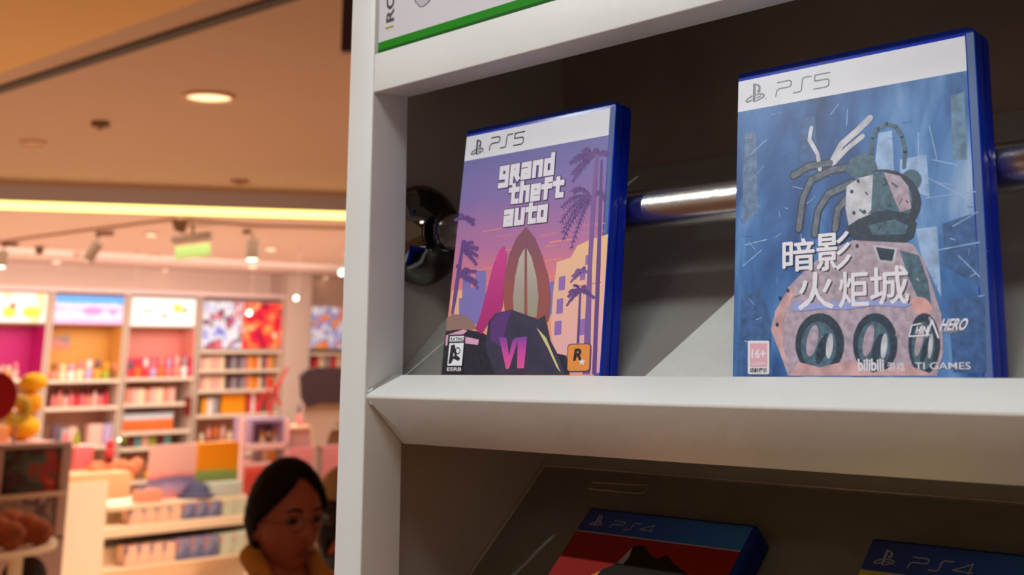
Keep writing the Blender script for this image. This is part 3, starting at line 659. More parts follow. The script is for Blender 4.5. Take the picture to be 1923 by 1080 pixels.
A.poly(mb, [(1640, 460), (1686, 466), (1680, 496), (1650, 492)], PALE, 8); A.poly(mb, [(1645, 464), (1681, 469), (1676, 491), (1653, 488)], TEALD, 9)
A.poly(mb, ell(1730, 575, 22, 16, rot=.5), mat('print_orange_haze', (214, 162, 158), .5, spec=.25, coat=.14, noise_amt=.3, nscale=120), 8)
for cx, rx in ((1540, 46), (1644, 42), (1736, 30)):
    A.poly(mb, ell(cx, 646, rx, 58), TEALD, 8); A.poly(mb, ell(cx-2, 650, rx*.72, 46), TEAL, 9)
    A.poly(mb, ell(cx-rx*.3, 640, rx*.22, 30, rot=.2), ROSE, 10); A.poly(mb, ell(cx+rx*.1, 655, rx*.2, 30, rot=.3), TEALD, 10); A.poly(mb, ell(cx+rx*.4, 650, rx*.14, 24, rot=.1), PALE, 10)
A.poly(mb, [(1482, 706), (1500, 680), (1540, 690), (1600, 676), (1640, 700), (1700, 684), (1760, 706)], ROSE2, 11)
rq = random.Random(5)
for i in range(60):
    x, y = rq.uniform(1392, 1840), rq.uniform(215, 700); L = rq.uniform(4, 22); a = rq.choice((rq.uniform(-.4, .4), rq.uniform(1.3, 1.8), rq.uniform(-1, 1)))
    A.stroke(mb, [A.uv(x, y), A.uv(x+L*math.cos(a), y+L*math.sin(a))], rq.uniform(.0002, .0004), rq.choice((LB, LB, DB)), 3)
for i in range(12):
    t = rq.random()*6.28; rr = rq.random()**.5; x, y = 1625+140*rr*math.cos(t), 590+105*rr*math.sin(t); L = rq.uniform(4, 16); a = rq.uniform(-1.4, 1.4)
    A.stroke(mb, [A.uv(x, y), A.uv(x+L*math.cos(a), y+L*math.sin(a))], rq.uniform(.0003, .0012), rq.choice((TEAL, ROSE, ROSE)), 10.6)
for i in range(14):
    t = rq.random()*6.28; rr = rq.random()**.5; x, y = 1655+62*rr*math.cos(t), 385+56*rr*math.sin(t); L = rq.uniform(4, 14); a = rq.uniform(-1.4, 1.4)
    A.stroke(mb, [A.uv(x, y), A.uv(x+L*math.cos(a), y+L*math.sin(a))], rq.uniform(.0003, .0011), rq.choice((TEALD, TEAL)), 8.6)
for p in ((1465, 560), (1480, 546), (1460, 610), (1612, 340), (1604, 400), (1624, 398), (1610, 462), (1600, 360)): A.poly(mb, ell(p[0], p[1], 3, 4, n=10), TEALD, 11)
mb.build('cover_art', c2, smooth=False)
mb = MB(); A.poly(mb, [(uB+.0006, .001), (.1345, .001), (.1345, vT+.001), (uB+.0006, vT+.001)], SLEEVE, 1, raw=True); mb.build('clear_sleeve_edge', c2, smooth=False)
mb = MB(); u0, v0 = A.uv(1414, 191); _, v1 = A.uv(1414, 158)
ps_logo(A, mb, u0, v0, (v1-v0)*.98, GRY, 3)
u0, v0 = A.uv(1457, 181); u1, _ = A.uv(1560, 164); _, v1 = A.uv(1457, 156)
ps_word(A, mb, u0, v0, v1-v0, u1-u0, GRY, 3, '5', .09); mb.build('console_logo', c2, smooth=False)
mb = MB()
for body, bx in (('暗', (1471, 452, 1530, 511)), ('影', (1535, 440, 1599, 509)), ('火', (1500, 514, 1566, 582)), ('炬', (1577, 512, 1632, 578)), ('城', (1636, 503, 1708, 573))):
    dx = 1.1
    A.text(mb, body, (bx[0]+2.4, bx[1]+2.4, bx[2]+2.4, bx[3]+2.4), TEALD, 12)
    for q, (ax_, ay_) in enumerate(((0, 0), (dx, 0), (-dx, 0), (0, dx), (0, -dx))): A.text(mb, body, (bx[0]+ax_, bx[1]+ay_, bx[2]+ax_, bx[3]+ay_), PWH, 14+q*.3)
fr = [(1485, 582)]+[(1485+i*11, 572-i*.25+random.uniform(-7, 3)) for i in range(1, 20)]+[(1715, 572), (1700, 577), (1640, 574), (1590, 582), (1540, 580), (1500, 586)]
A.poly(mb, fr, mat('print_frost_blue', (150, 164, 220), .5, spec=.25, coat=.14), 13)
mb.build('title_lettering', c2, smooth=False)
mb = MB()
A.text(mb, 'HIN', (1720, 613, 1745, 627), PWH, 12, .03, .15); A.text(mb, 'HERO', (1764, 599, 1820, 622), PWH, 12, .03, .2)
A.stroke(mb, [A.uv(*p) for p in ((1730, 608), (1713, 611), (1708, 632), (1746, 629))], .0006, PWH, 12)
A.stroke(mb, [A.uv(*p) for p in ((1741, 630), (1751, 602), (1763, 634))], .0009, PWH, 12)
A.text(mb, 'PROJECT', (1768, 620, 1808, 627), GRL, 12, .02, .1); A.text(mb, 'HERO', (1716, 629, 1750, 635), GRL, 12, .02, .1)
mb.build('project_logo', c2, smooth=False)
mb = MB()
A.text(mb, 'bilibili', (1612, 674, 1661, 697), PWH, 13, .03); A.text(mb, '游戏', (1667, 680, 1700, 697), PWH, 13, .01)
mb.build('publisher_logo', c2, smooth=False)
mb = MB(); A.text(mb, 'TI GAMES', (1719, 681, 1824, 694), PWH, 13, .005); mb.build('studio_logo', c2, smooth=False)
mb = MB(); PKL = mat('print_label_pink', (226, 170, 184), .5, spec=.25, coat=.14)
A.poly(mb, rrect(1405, 640, 1445.5, 703, 3), PWH, 12); A.poly(mb, rrect(1409, 645, 1441.5, 689, 1), PKL, 13)
A.text(mb, '16+', (1412, 656, 1439, 673), PWH, 14, .03); A.text(mb, 'CADPA', (1412, 680, 1438, 686), PWH, 14, .01); A.text(mb, '适龄提示', (1409, 691, 1441, 700), INK, 14, .02)
mb.build('rating_label', c2, smooth=False)

# ---- the two cases on the lower board
LL = math.atan2(1, .9)
def lower_case(px, label):
    v = np.array([0, math.sin(LL), math.cos(LL)])
    return build_case(px, LY-170*v[1], LZ-170*v[2], LL, label, NAVY, NAVY)
c3 = lower_case(61.5, 'navy game case with red and orange cover, left one on the lower sloping board')
A = Art(c3, LL); NB = ramp_mat('navy_band_print', [(0, (56, 66, 124)), (.45, (50, 88, 170)), (1, (56, 124, 190))], 0, .0, .13)
RED = mat('print_dark_red', (150, 26, 20), .4, coat=.3); SUNO = mat('print_sun_orange', (206, 122, 24), .4, coat=.3); SIL = mat('print_silhouette', (34, 26, 18), .4, coat=.3)
vb = A.uv(1082.5, 996)[1]; mb = MB()
A.poly(mb, [(.0004, .001), (uB, .001), (uB, vb), (.0004, vb)], RED, 1, raw=True); A.poly(mb, [(.0004, vb), (uB, vb), (uB, .1685), (.0004, .1685)], NB, 1, raw=True)
A.poly(mb, [(.0004, vb-.0005), (uB, vb-.0005), (uB, vb+.0004), (.0004, vb+.0004)], GRL, 2, raw=True)
A.poly(mb, [(.066+.049*math.cos(t/20*math.pi), .084+.049*math.sin(t/20*math.pi)) for t in range(40)], SUNO, 2, raw=True)
A.poly(mb, [(1112, 1092), (1130, 1070), (1158, 1058), (1176, 1040), (1190, 1026), (1208, 1024), (1222, 1042), (1236, 1050), (1252, 1042), (1266, 1060), (1286, 1074), (1300, 1092)], SIL, 3)
A.poly(mb, [(1158, 1058), (1176, 1040), (1188, 1028), (1182, 1046), (1170, 1060)], GRL, 4)
mb.build('cover_art', c3, smooth=False); mb = MB()
u0, v0 = A.uv(1114, 987); _, v1 = A.uv(1123, 968); ps_logo(A, mb, u0, v0, v1-v0, GRL, 3)
u0, v0 = A.uv(1145, 991); u1, _ = A.uv(1225, 1001); _, v1 = A.uv(1151, 978); ps_word(A, mb, u0, v0, v1-v0, (u1-u0), GRL, 3, '4', .12); mb.build('console_logo', c3, smooth=False)
c4 = lower_case(269, 'navy game case with a yellow cover, right one on the lower sloping board')
A = Art(c4, LL); vb = A.uv(1616, 1070)[1]; mb = MB()
YEL = mat('print_yellow', (206, 190, 20), .4, coat=.3)
A.poly(mb, [(.0004, .001), (uB, .001), (uB, vb), (.0004, vb)], YEL, 1, raw=True); A.poly(mb, [(.0004, vb), (uB, vb), (uB, .1685), (.0004, .1685)], NB, 1, raw=True)
A.poly(mb, [(.0004, vb-.0005), (uB, vb-.0005), (uB, vb+.0004), (.0004, vb+.0004)], GRL, 2, raw=True)
A.poly(mb, [(.05, .02), (.13, .02), (.13, vb-.001), (.07, vb-.001)], INK, 2, raw=True)
mb.build('cover_art', c4, smooth=False); mb = MB()
u0, v0 = A.uv(1654, 1060); _, v1 = A.uv(1663, 1033); ps_logo(A, mb, u0, v0, v1-v0, GRL, 3)
u0, v0 = A.uv(1704, 1066); u1, _ = A.uv(1826, 1083); _, v1 = A.uv(1710, 1046); ps_word(A, mb, u0, v0, v1-v0, (u1-u0), GRL, 3, '4', .12); mb.build('console_logo', c4, smooth=False)

# ---- the white and green carton on the top shelf
bx = empty('controller_box', mm(2.0, 1.5, 222.4)); tag(bx, 'white carton with a green bottom edge standing on the top shelf', 'box')
CW = mat('carton_white', (226, 224, 230), .35, coat=.3); GRN = mat('carton_green', (28, 136, 8), .6, spec=.15); GRD = mat('carton_dark_green', (16, 84, 8), .6, spec=.15)
mb = MB(); mb.box((0, 0, .0012), (.17, .07, .16), CW, .0008); mb.build('carton', bx)
A = Art(bx, 0); gtop = A.uv(712, 80)[1]
mb = MB(); A.poly(mb, [(.0002, .0022), (.1698, .0022), (.1698, gtop), (.0002, gtop)], GRN, 1, raw=True)
A.poly(mb, [(.0002, .0), (.1698, .0), (.1698, .0022), (.0002, .0022)], GRD, 1, raw=True)
mb.box((.0, .0002, 0), (.17, .07, .0012), GRD); mb.build('green_band', bx, smooth=False)
mb = MB(); A.text(mb, 'ROBOT', (A.uv(725, 42)[0], A.uv(725, 42)[1]+.052, A.uv(740, 42)[0], A.uv(725, 44)[1]), mat('print_charcoal', (70, 68, 72), .4), 2, .03, rot=1, raw=True)
A.poly(mb, [(724, 52), (739, 47), (739, 51), (724, 56)], mat('print_olive', (150, 160, 30), .4), 2); mb.build('carton_lettering', bx, smooth=False)
mb = MB(); A.poly(mb, [(772, -40), (820, -60), (814, -10), (806, 5), (796, 13), (788, 14), (779, 4)], mat('print_controller_edge', (120, 118, 128), .4), 2)
A.poly(mb, [(774, -40), (818, -60), (812, -12), (804, 3), (795, 11), (788, 11), (781, 2)], mat('print_controller_grey', (188, 186, 196), .4), 3); mb.build('printed_controller', bx, smooth=False)

# ------------------------------------------------------------------ the shop behind: wall bays
XB = -13.12
def yy(px, X=XB): return at(px, 690, 0, X).y
def zz(px, py, X=XB): return at(px, py, 0, X).z
WOOD = mat('pale_pink_shelf', (246, 220, 202), .5); DIV = mat('bay_divider', (206, 180, 166), .55)
BOARDS = []
def bay(a, b, sign, niche_m, boards, label, sign_m, niche=True, low=None):
    mid = (a+b)/2; y0, y1 = yy(a), yy(b); root = empty('shelf_unit', (XB, y0, 0)); tag(root, label, 'shelf unit')
    w = MB(); L = (y1-y0)*.03
    m = MB(); m.box((XW, y0, 0), (XB, y0+.03, zz(mid, sign[0]-6)), DIV); m.build('side_panel', root, world=True)
    m = MB(); m.box((XW, y1-.03, 0), (XB, y1, zz(mid, sign[0]-6)), DIV); m.build('side_panel', root, world=True)
    m = MB(); m.box((XW, y0+.03, 0), (XW+.03, y1-.03, zz(mid, sign[1])), mat('bay_back', (200, 150, 132), .6)); m.build('back_panel', root, world=True)
    f = MB(); f.box((XW, y0+.03, zz(mid, sign[1])), (XB-.02, y1-.03, zz(mid, sign[0])), DIV); fo = f.build('light_box', root, world=True)
    s = MB(); s.box((XB-.02, y0+.05, zz(mid, sign[1]-2)), (XB-.008, y1-.05, zz(mid, sign[0]+2)), sign_m); so = s.build('sign_face', root, world=True)
    if niche:
        n = MB(); n.box((XW+.03, y0+.035, zz(mid, boards[0])), (XW+.036, y1-.035, zz(mid, sign[1]+5)), niche_m)
        n.box((XW+.036, y1-.036, zz(mid, boards[0])), (XB-.01, y1-.031, zz(mid, sign[1]+5)), niche_m); n.build('niche_lining', root, world=True)
    for py in boards:
        z = zz(mid, py); BOARDS.append((a, b, py, z)); k = MB(); k.box((XW+.036, y0+.031, z-.035), (XB+.03, y1-.031, z), WOOD); k.build('shelf', root, world=True)
    return root
def sgn(name, stops, sc=2.5, e=.75, vo=0): return blotch_mat(name, stops, sc, (1, 1, 1), .5, 0, e, 3, .8, voro=vo)
SG1 = sgn('sign_cream_yellow', [(.4, (250, 248, 255)), (.6, (250, 246, 236)), (.66, (236, 220, 110)), (.75, (230, 210, 90))], 2.2, .26)
SG3 = sgn('sign_white', [(.3, (240, 250, 255)), (.62, (250, 252, 250)), (.70, (220, 226, 200)), (.78, (240, 214, 130))], 3, .28)
SG4 = sgn('poster_silver_blue', [(.3, (60, 70, 190)), (.42, (180, 190, 230)), (.5, (236, 236, 244)), (.57, (70, 66, 110)), (.64, (214, 70, 100)), (.74, (250, 246, 250))], 5, .3)
SG5 = sgn('poster_blue_white', [(.3, (30, 60, 180)), (.42, (250, 248, 255)), (.52, (90, 130, 230)), (.6, (246, 170, 60)), (.68, (220, 70, 90)), (.8, (250, 240, 250))], 5, .3)
SGR = sgn('poster_red_flame', [(.3, (60, 16, 40)), (.42, (206, 30, 70)), (.52, (240, 60, 60)), (.6, (250, 150, 70)), (.7, (250, 230, 220))], 5, .3)
SG2 = ramp_mat('sign_sky_and_clouds', [(0, (246, 176, 236)), (.3, (250, 214, 246)), (.55, (244, 170, 220)), (.68, (236, 214, 250)), (.8, (120, 180, 250)), (1, (80, 160, 250))], 2, .02, .27, .5, 0, .12, 9, .38)
b1 = bay(-70, 84, (547, 606), mat('niche_magenta', (200, 30, 122), .5), (712, 766, 830, 900, 980), 'shelf unit with a magenta niche at the far left of the shop wall', SG1)
b2 = bay(86, 230, (554, 609), mat('niche_orange', (232, 166, 84), .5), (713, 764, 838, 900, 980), 'shelf unit with an orange niche under a blue and pink cloud sign', SG2)
for o in list(COL.objects):
    if o.parent == b2 and o.name.startswith('sign_face'):
        zl = zz(158, 607); o.data.transform(Matrix.Translation((0, 0, -(zl-0)))); o.location.z += zl
b3 = bay(232, 367, (558, 614), ramp_mat('niche_pink', [(0, (236, 70, 110)), (.38, (238, 84, 120)), (.42, (244, 150, 140)), (1, (244, 160, 150))], 2, zz(300, 708), zz(300, 618), .5, 0, .0, 5), (709, 757, 809, 838, 900, 980), 'shelf unit with a pink niche under a white sign', SG3)
b4 = bay(370, 529, (566, 656), WALLM, (658, 694, 731, 777, 850, 930), 'shelf unit under two colourful posters with four narrow shelves', SG4, niche=False)
def blob(par, cx, cy, rx, ry, m, x=XB-.006):
    q = MB(); q.prism([(yy(cx+rx*math.cos(t*math.pi/9), x), zz(cx, cy+ry*math.sin(t*math.pi/9), x)) for t in range(18)], 0, x-.002, x, m); q.build('sign_print', par, world=True)
YLP = mat('sign_yellow', (238, 216, 80), .5, emit=(238, 216, 80), es=.2); GYP = mat('sign_grey', (176, 186, 196), .5, emit=(176, 186, 196), es=.15); RDP = mat('sign_red', (206, 90, 80), .5)
blob(b1, 6, 586, 14, 11, YLP); blob(b1, 48, 586, 17, 11, YLP); blob(b1, 12, 574, 6, 6, RDP, XB-.005)
blob(b3, 270, 584, 18, 4, GYP); blob(b3, 326, 579, 9, 8, YLP); blob(b3, 302, 594, 7, 6, GYP); blob(b3, 340, 583, 6, 6, mat('sign_peach', (240, 196, 160), .5))
PKC = mat('sign_cloud_pink', (240, 140, 200), .5, emit=(240, 140, 200), es=.3)
blob(b2, 165, 584, 20, 8, PKC); blob(b2, 120, 584, 10, 9, mat('sign_cloud_pale', (248, 200, 230), .5, emit=(248, 200, 230), es=.3)); blob(b2, 204, 586, 8, 6, PKC)
# second poster over the right half of that unit
m = MB(); m.box((XB-.008, yy(452), zz(450, 654)), (XB-.001, yy(525), zz(450, 568)), SGR); m.build('poster', b4, world=True)
b5 = bay(577, 720, (576, 656), mat('niche_coral', (236, 110, 100), .5), (662, 700, 745, 800, 860), 'shelf unit at the right edge, half hidden by the white cabinet', SG5, niche=False)
m = MB(); m.box((XW, yy(531), 0), (XB+.06, yy(575), 2.85), mat('pillar_pink', (222, 196, 186), .6)); tag(m.build('trim_5', smooth=False), kind='structure')
m = MB(); m.box((XW+.001, yy(-90), zz(150, 549)), (XB+.05, yy(530), zz(150, 541)), mat('cornice_pink', (240, 206, 206), .5)); tag(m.build('trim_6', smooth=False), kind='structure')
# goods on the wall shelves
ZB = None
def goods(kind, px, py_b, wpx, hpx, X, m, label, group, cat, depth=None, yaw=0):
    """one article whose base stands at the picture height py_b; its size from the picture"""
    p = at(px, py_b, 0, X)
    if abs(X-XB) < .4:
        c = [q for q in BOARDS if q[0]-4 <= px <= q[1]+4 and abs(q[2]-py_b) < 14]
        if c: p.z = min(c, key=lambda q: abs(q[2]-py_b))[3]+.001
    elif ZB is not None: p.z = ZB
    w = (yy(px+wpx/2, X)-yy(px-wpx/2, X)); h = zz(px, py_b-hpx, X)-zz(px, py_b, X); d = depth or w*.8
    o = MB()
    if kind == 'box':
        o.box((-d/2, -w/2, 0), (d/2, w/2, h), m, .004)
    elif kind == 'figure':
        m2 = m[1] if isinstance(m, tuple) else m; m1 = m[0] if isinstance(m, tuple) else m; r = w*.42
        o.lathe([(r*.9, 0), (r, h*.06), (r*.95, h*.25), (r*.6, h*.5), (r*.35, h*.56), (.0001, h*.57)], (0, 0, 0), m1, 14); o.ball((0, 0, h*.74), (r*.85, r*.85, h*.26), m2, 12, 8)
        o.ball((.0, r*.95, h*.36), (r*.3, r*.3, h*.14), m1, 8, 6); o.ball((.0, -r*.95, h*.36), (r*.3, r*.3, h*.14), m1, 8, 6)
    elif kind == 'bottle':
        r = w*.42; o.lathe([(r, 0), (r, h*.7), (r*.5, h*.82), (r*.5, h*.97), (.0001, h)], (0, 0, 0), m, 14)
    q = o.build({'box': 'toy_box', 'figure': 'toy_figure', 'bottle': 'pink_bottle'}[kind]); q.location = p; q.rotation_euler = (0, 0, yaw)
    tag(q, label, cat, group); return q
def cm(name, c, r=.5): return mat('goods_'+name, c, r)
PKs = [cm('rose', (246, 130, 140)), cm('salmon', (248, 150, 130)), cm('blush', (250, 190, 180)), cm('red', (226, 60, 70)), cm('cream', (250, 224, 190)), cm('lilac', (196, 170, 214)), cm('amber', (248, 170, 50)), cm('grey', (170, 160, 170)), cm('wine', (120, 30, 50)), cm('teal', (110, 170, 170)), cm('plum', (110, 80, 100)), cm('orange', (246, 120, 50)), cm('white', (244, 236, 236)), cm('slate', (96, 104, 130)), cm('olive', (170, 180, 60)), cm('brown', (150, 92, 60))]
N = {n: PKs[i] for i, n in enumerate(('rose', 'salmon', 'blush', 'red', 'cream', 'lilac', 'amber', 'grey', 'wine', 'teal', 'plum', 'orange', 'white', 'slate', 'olive', 'brown'))}
XG = XB-.12
def row(kind, x0, x1, n, base, h, mats, label, group, cat, jit=.15, X=XG, fill=.9):
    st = (x1-x0)/n
    for i in range(n):
        k = mats[i % len(mats)]
        goods(kind, x0+st*(i+.5), base, st*fill, h*(1+random.uniform(-jit, jit)), X, k, label, group, cat)
row('figure', -6, 34, 3, 709, 28, [(N['cream'], N['blush']), (N['amber'], N['cream']), (N['blush'], N['rose'])], 'small pale toy figure standing in the magenta niche', 'figures in the magenta niche', 'toy figure')
row('figure', 92, 222, 8, 710, 34, [(N['salmon'], N['brown']), (N['cream'], N['cream']), (N['white'], N['lilac']), (N['cream'], N['rose']), (N['lilac'], N['white']), (N['amber'], N['plum']), (N['olive'], N['amber']), (N['brown'], N['salmon'])], 'small toy figure standing in the orange niche', 'figures in the orange niche', 'toy figure')
m = MB(); m.box((XW+.037, yy(108), zz(116, 655)), (XW+.05, yy(150), zz(116, 630)), blotch_mat('niche_plate', [(.4, (246, 150, 130)), (.6, (170, 150, 150))], 4)); m.build('sign_plate', b2, world=True)
row('figure', 236, 352, 8, 706, 36, [(N['red'], N['slate']), (N['orange'], N['red']), (N['red'], N['white']), (N['lilac'], N['rose']), (N['orange'], N['salmon']), (N['rose'], N['lilac']), (N['salmon'], N['blush']), (N['white'], N['grey'])], 'small red or pink toy figure standing in the pink niche', 'figures in the pink niche', 'toy figure')
row('bottle', 94, 204, 10, 762, 26, [N['rose'], N['salmon'], N['blush'], N['rose'], N['red']], 'pink bottle on the shelf below the orange niche', 'bottles below the orange niche', 'bottle')
row('figure', 96, 200, 6, 762, 36, [(N['plum'], N['wine'])], 'dark plush standing behind the pink bottles', 'plush toys behind the pink bottles', 'plush toy', X=XG-.12)
row('box', 94, 140, 3, 836, 38, [N['plum'], N['grey'], N['blush']], 'tall box on the third shelf of the orange niche unit', 'boxes on the third shelf of the orange niche unit', 'box')
row('box', 160, 214, 2, 836, 40, [N['blush'], N['lilac']], 'large pale pink box on the third shelf of the orange niche unit', 'large pink boxes on the third shelf', 'box', .05)
row('box', 234, 326, 8, 755, 26, [N['salmon'], N['blush'], N['cream']], 'small peach box in the row under the pink niche', 'peach boxes under the pink niche', 'box', .06)
BW = ramp_mat('blue_white_pack', [(0, (250, 110, 50)), (.6, (248, 130, 70)), (.66, (214, 228, 250)), (.9, (236, 240, 250)), (1, (60, 90, 110))], 2, 0, .2, .5, 0, .05)
row('box', 228, 322, 8, 806, 36, [BW], 'white and orange pack on the second shelf of the pink niche unit', 'white and orange packs', 'pack', .03)
row('box', 222, 318, 7, 836, 18, [N['olive'], N['wine'], N['teal'], N['blush']], 'low box on the third shelf of the pink niche unit', 'low boxes on the third shelf of the pink niche unit', 'box')
row('figure', 222, 318, 6, 890, 34, [(N['brown'], N['cream']), (N['amber'], N['salmon'])], 'small brown toy on the fourth shelf of the pink niche unit', 'toys on the fourth shelf', 'toy figure')
for base, nm in ((692, 'top'), (729, 'second')):
    row('box', 374, 420, 5, base, 25, [N['blush'], N['cream'], N['blush']], 'pale box on the %s shelf under the posters' % nm, 'pale boxes on the %s poster shelf' % nm, 'box', .05)
    row('box', 425, 458, 4, base, 23, [N['plum'], N['grey']], 'dark grey book on the %s shelf under the posters' % nm, 'dark books on the %s poster shelf' % nm, 'book', .05)
    row('box', 460, 512, 7, base, 24, [N['salmon'], N['amber'], N['orange'], N['cream'], N['plum']], 'orange book on the %s shelf under the posters' % nm, 'orange books on the %s poster shelf' % nm, 'book', .08)
row('box', 376, 408, 3, 774, 32, [N['amber'], N['white'], N['grey']], 'pale book on the third shelf under the posters', 'pale books on the third poster shelf', 'book', .05)
row('box', 414, 458, 6, 774, 36, [cm('bright_orange', (252, 160, 20))], 'bright orange volume in the orange set under the posters', 'orange set of volumes', 'book', .02, fill=1.0)
row('box', 462, 484, 3, 774, 36, [N['red'], N['white']], 'red and white box right of the orange volumes', 'red boxes right of the orange volumes', 'box', .05)
row('figure', 370, 462, 7, 846, 46, [(N['orange'], N['cream']), (N['wine'], N['salmon']), (N['brown'], N['orange']), (N['salmon'], N['blush'])], 'brown and orange toy figure on the fourth shelf under the posters', 'figures on the fourth poster shelf', 'toy figure')
row('box', 584, 640, 5, 697, 30, [N['red'], N['cream'], N['grey']], 'box on the upper shelf at the right edge of the wall', 'boxes at the right edge', 'box')
row('box', 584, 640, 5, 742, 34, [N['cream'], N['blush']], 'cream box on the second shelf at the right edge of the wall', 'cream boxes at the right edge', 'box')

# ------------------------------------------------------------------ displays standing on the shop floor
def bb(mb, px0, py0, px1, py1, X, depth, m, bev=.003):
    mid = (px0+px1)/2; z0, z1 = zz(mid, py1, X), zz(mid, py0, X)
    if ZB is not None: z1 += ZB-z0; z0 = ZB
    mb.box((X-depth, yy(px0, X), z0), (X, yy(px1, X), z1), m, bev)
def floor_leg(mb, px0, px1, py, X, depth, m):
    mid = (px0+px1)/2; mb.box((X-depth, yy(px0, X), .001), (X, yy(px1, X), zz(mid, py, X)), m)
def bthing(name, parts, label, cat, group=None, X=None):
    root = None
    for pn, fn in parts:
        m = MB(); fn(m)
        if root is None and len(parts) == 1:
            o = m.build(name); me = o.data; c = sum((v.co for v in me.vertices), Vector())/len(me.vertices); zmin = min(v.co.z for v in me.vertices); c.z = zmin
            me.transform(Matrix.Translation(-c)); o.location = c; root = o
        else:
            if root is None:
                c = sum((Vector(v) for v in m.v), Vector())/len(m.v); c.z = 0; root = empty(name, c)
            m.build(pn, root, world=True)
    tag(root, label, cat, group); return root
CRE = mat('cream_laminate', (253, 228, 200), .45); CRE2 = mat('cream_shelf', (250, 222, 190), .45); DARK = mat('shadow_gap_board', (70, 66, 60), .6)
XC = -6.6
bthing('display_counter', [
    ('shelf', lambda m: bb(m, 228, 939, 475, 948, XC, .5, CRE2)),
    ('shelf', lambda m: bb(m, 216, 978, 478, 996, XC+.05, .55, CRE2)),
    ('front_panel', lambda m: bb(m, 222, 948, 470, 978, XC-.25, .03, CRE)),
    ('gap_shade_strip', lambda m: bb(m, 224, 996, 478, 1012, XC-.06, .4, DARK)),  # dark strip painted in for the shade of the gap
    ('cabinet_body', lambda m: floor_leg(m, 222, 480, 1012, XC-.10, .45, CRE))], 'cream display counter with two rows of small boxes, behind the woman', 'counter')
PIC = blotch_mat('box_picture', [(.4, (252, 206, 176)), (.5, (240, 190, 170)), (.56, (110, 104, 130)), (.7, (90, 84, 110))], 9)
PICB = blotch_mat('blue_box_picture', [(.4, (110, 110, 150)), (.5, (150, 150, 180)), (.6, (196, 120, 120)), (.7, (80, 76, 110))], 9)
PICG = blotch_mat('green_box_picture', [(.4, (214, 216, 190)), (.55, (190, 200, 180)), (.62, (230, 140, 110))], 9)
def crow(x0, x1, n, base, h, m, label, group, X=XC-.06, d=.14):
    st = (x1-x0)/n
    for i in range(n): q = goods('box', x0+st*(i+.5), base, st*.94, h, X, m, label, group, 'box', depth=d)
ZB = zz(347, 978, XC+.05)+.001
crow(234, 330, 4, 977, 26, PIC, 'cream blind box with a dark picture in the upper row of the counter', 'cream blind boxes, upper row')
crow(332, 404, 3, 977, 30, PICB, 'blue grey blind box in the upper row of the counter', 'blue blind boxes, upper row')
crow(406, 470, 3, 977, 28, PICG, 'pale green blind box in the upper row of the counter', 'green blind boxes, upper row')
ZB = None
bthing('lower_counter_shelf', [('shelf', lambda m: bb(m, 224, 1052, 480, 1057, XC+.10, .18, CRE2))], 'lower cream shelf board fixed to the front of the display counter', 'shelf')
ZB = zz(352, 1052, XC+.10)+.001
crow(226, 320, 4, 1051.5, 36, PIC, 'cream blind box with a dark picture in the lower row of the counter', 'cream blind boxes, lower row', XC+.02, .12)
crow(322, 400, 3, 1051.5, 38, PICB, 'blue grey blind box in the lower row of the counter', 'blue blind boxes, lower row', XC+.02, .12)
crow(404, 474, 3, 1051.5, 38, PICG, 'pale green blind box in the lower row of the counter', 'green blind boxes, lower row', XC+.02, .12)
def panel(name, px0, py0, px1, py1, X, m, label, cat, d=.03, base=None, parts=()):
    ps = [('board', lambda q: bb(q, px0, py0, px1, py1, X, d, m))]
    return bthing(name, ps if not parts else ps+list(parts), label, cat)
PNK = ramp_mat('pink_poster', [(0, (250, 150, 130)), (.25, (200, 170, 210)), (.42, (120, 120, 170)), (.5, (246, 150, 140)), (.6, (246, 186, 178)), (1, (248, 190, 182))], 2, 0, .26, .5, 0, .10, 12)
ZB = ZTOP = zz(351.5, 939, XC)+.001
panel('display_board', 296, 838, 380, 938, XC-.16, PNK, 'pink display board with small printed figures on top of the counter', 'display board')
ORP = ramp_mat('orange_green_box', [(0, (214, 150, 100)), (.12, (226, 120, 90)), (.3, (150, 160, 90)), (.5, (140, 170, 90)), (.56, (240, 150, 20)), (1, (236, 140, 10))], 2, 0, .27, .5, 0, .08, 12)
panel('display_box', 384, 842, 458, 938, XC-.18, ORP, 'orange and green picture box standing on the counter', 'box', .12)
panel('tray', 410, 913, 466, 938.5, XC-.02, mat('pale_teal', (196, 204, 196), .5), 'pale grey tray at the right end of the counter top', 'tray', .12)
m = MB(); p = at(368, 938.5, 0, XC-.1); m.lathe([(.115, 0), (.115, .015), (.085, .03), (.07, .06), (.04, .085), (.0001, .09)], (0, 0, 0), mat('navy_cap', (78, 76, 110), .7), 24); q = m.build('sun_hat'); q.location = (p.x, p.y, ZTOP); tag(q, 'dark blue rounded cap lying on the counter top', 'cap')
m = MB(); p = at(263, 938.5, 0, XC-.1); m.ball((0, 0, .034), .034, mat('blue_grey_plush', (120, 120, 150), .8)); m.ball((0, 0, .075), .02, mat('blue_grey_plush', (120, 120, 150), .8)); q = m.build('plush_ball'); q.location = (p.x, p.y, ZTOP); tag(q, 'small blue grey plush ball at the left end of the counter top', 'plush toy')
panel('tray', 280, 916, 322, 938.5, XC-.03, mat('salmon_tray', (246, 160, 130), .5), 'salmon pink tray left of the blue cap on the counter', 'tray', .1)
ZB = None
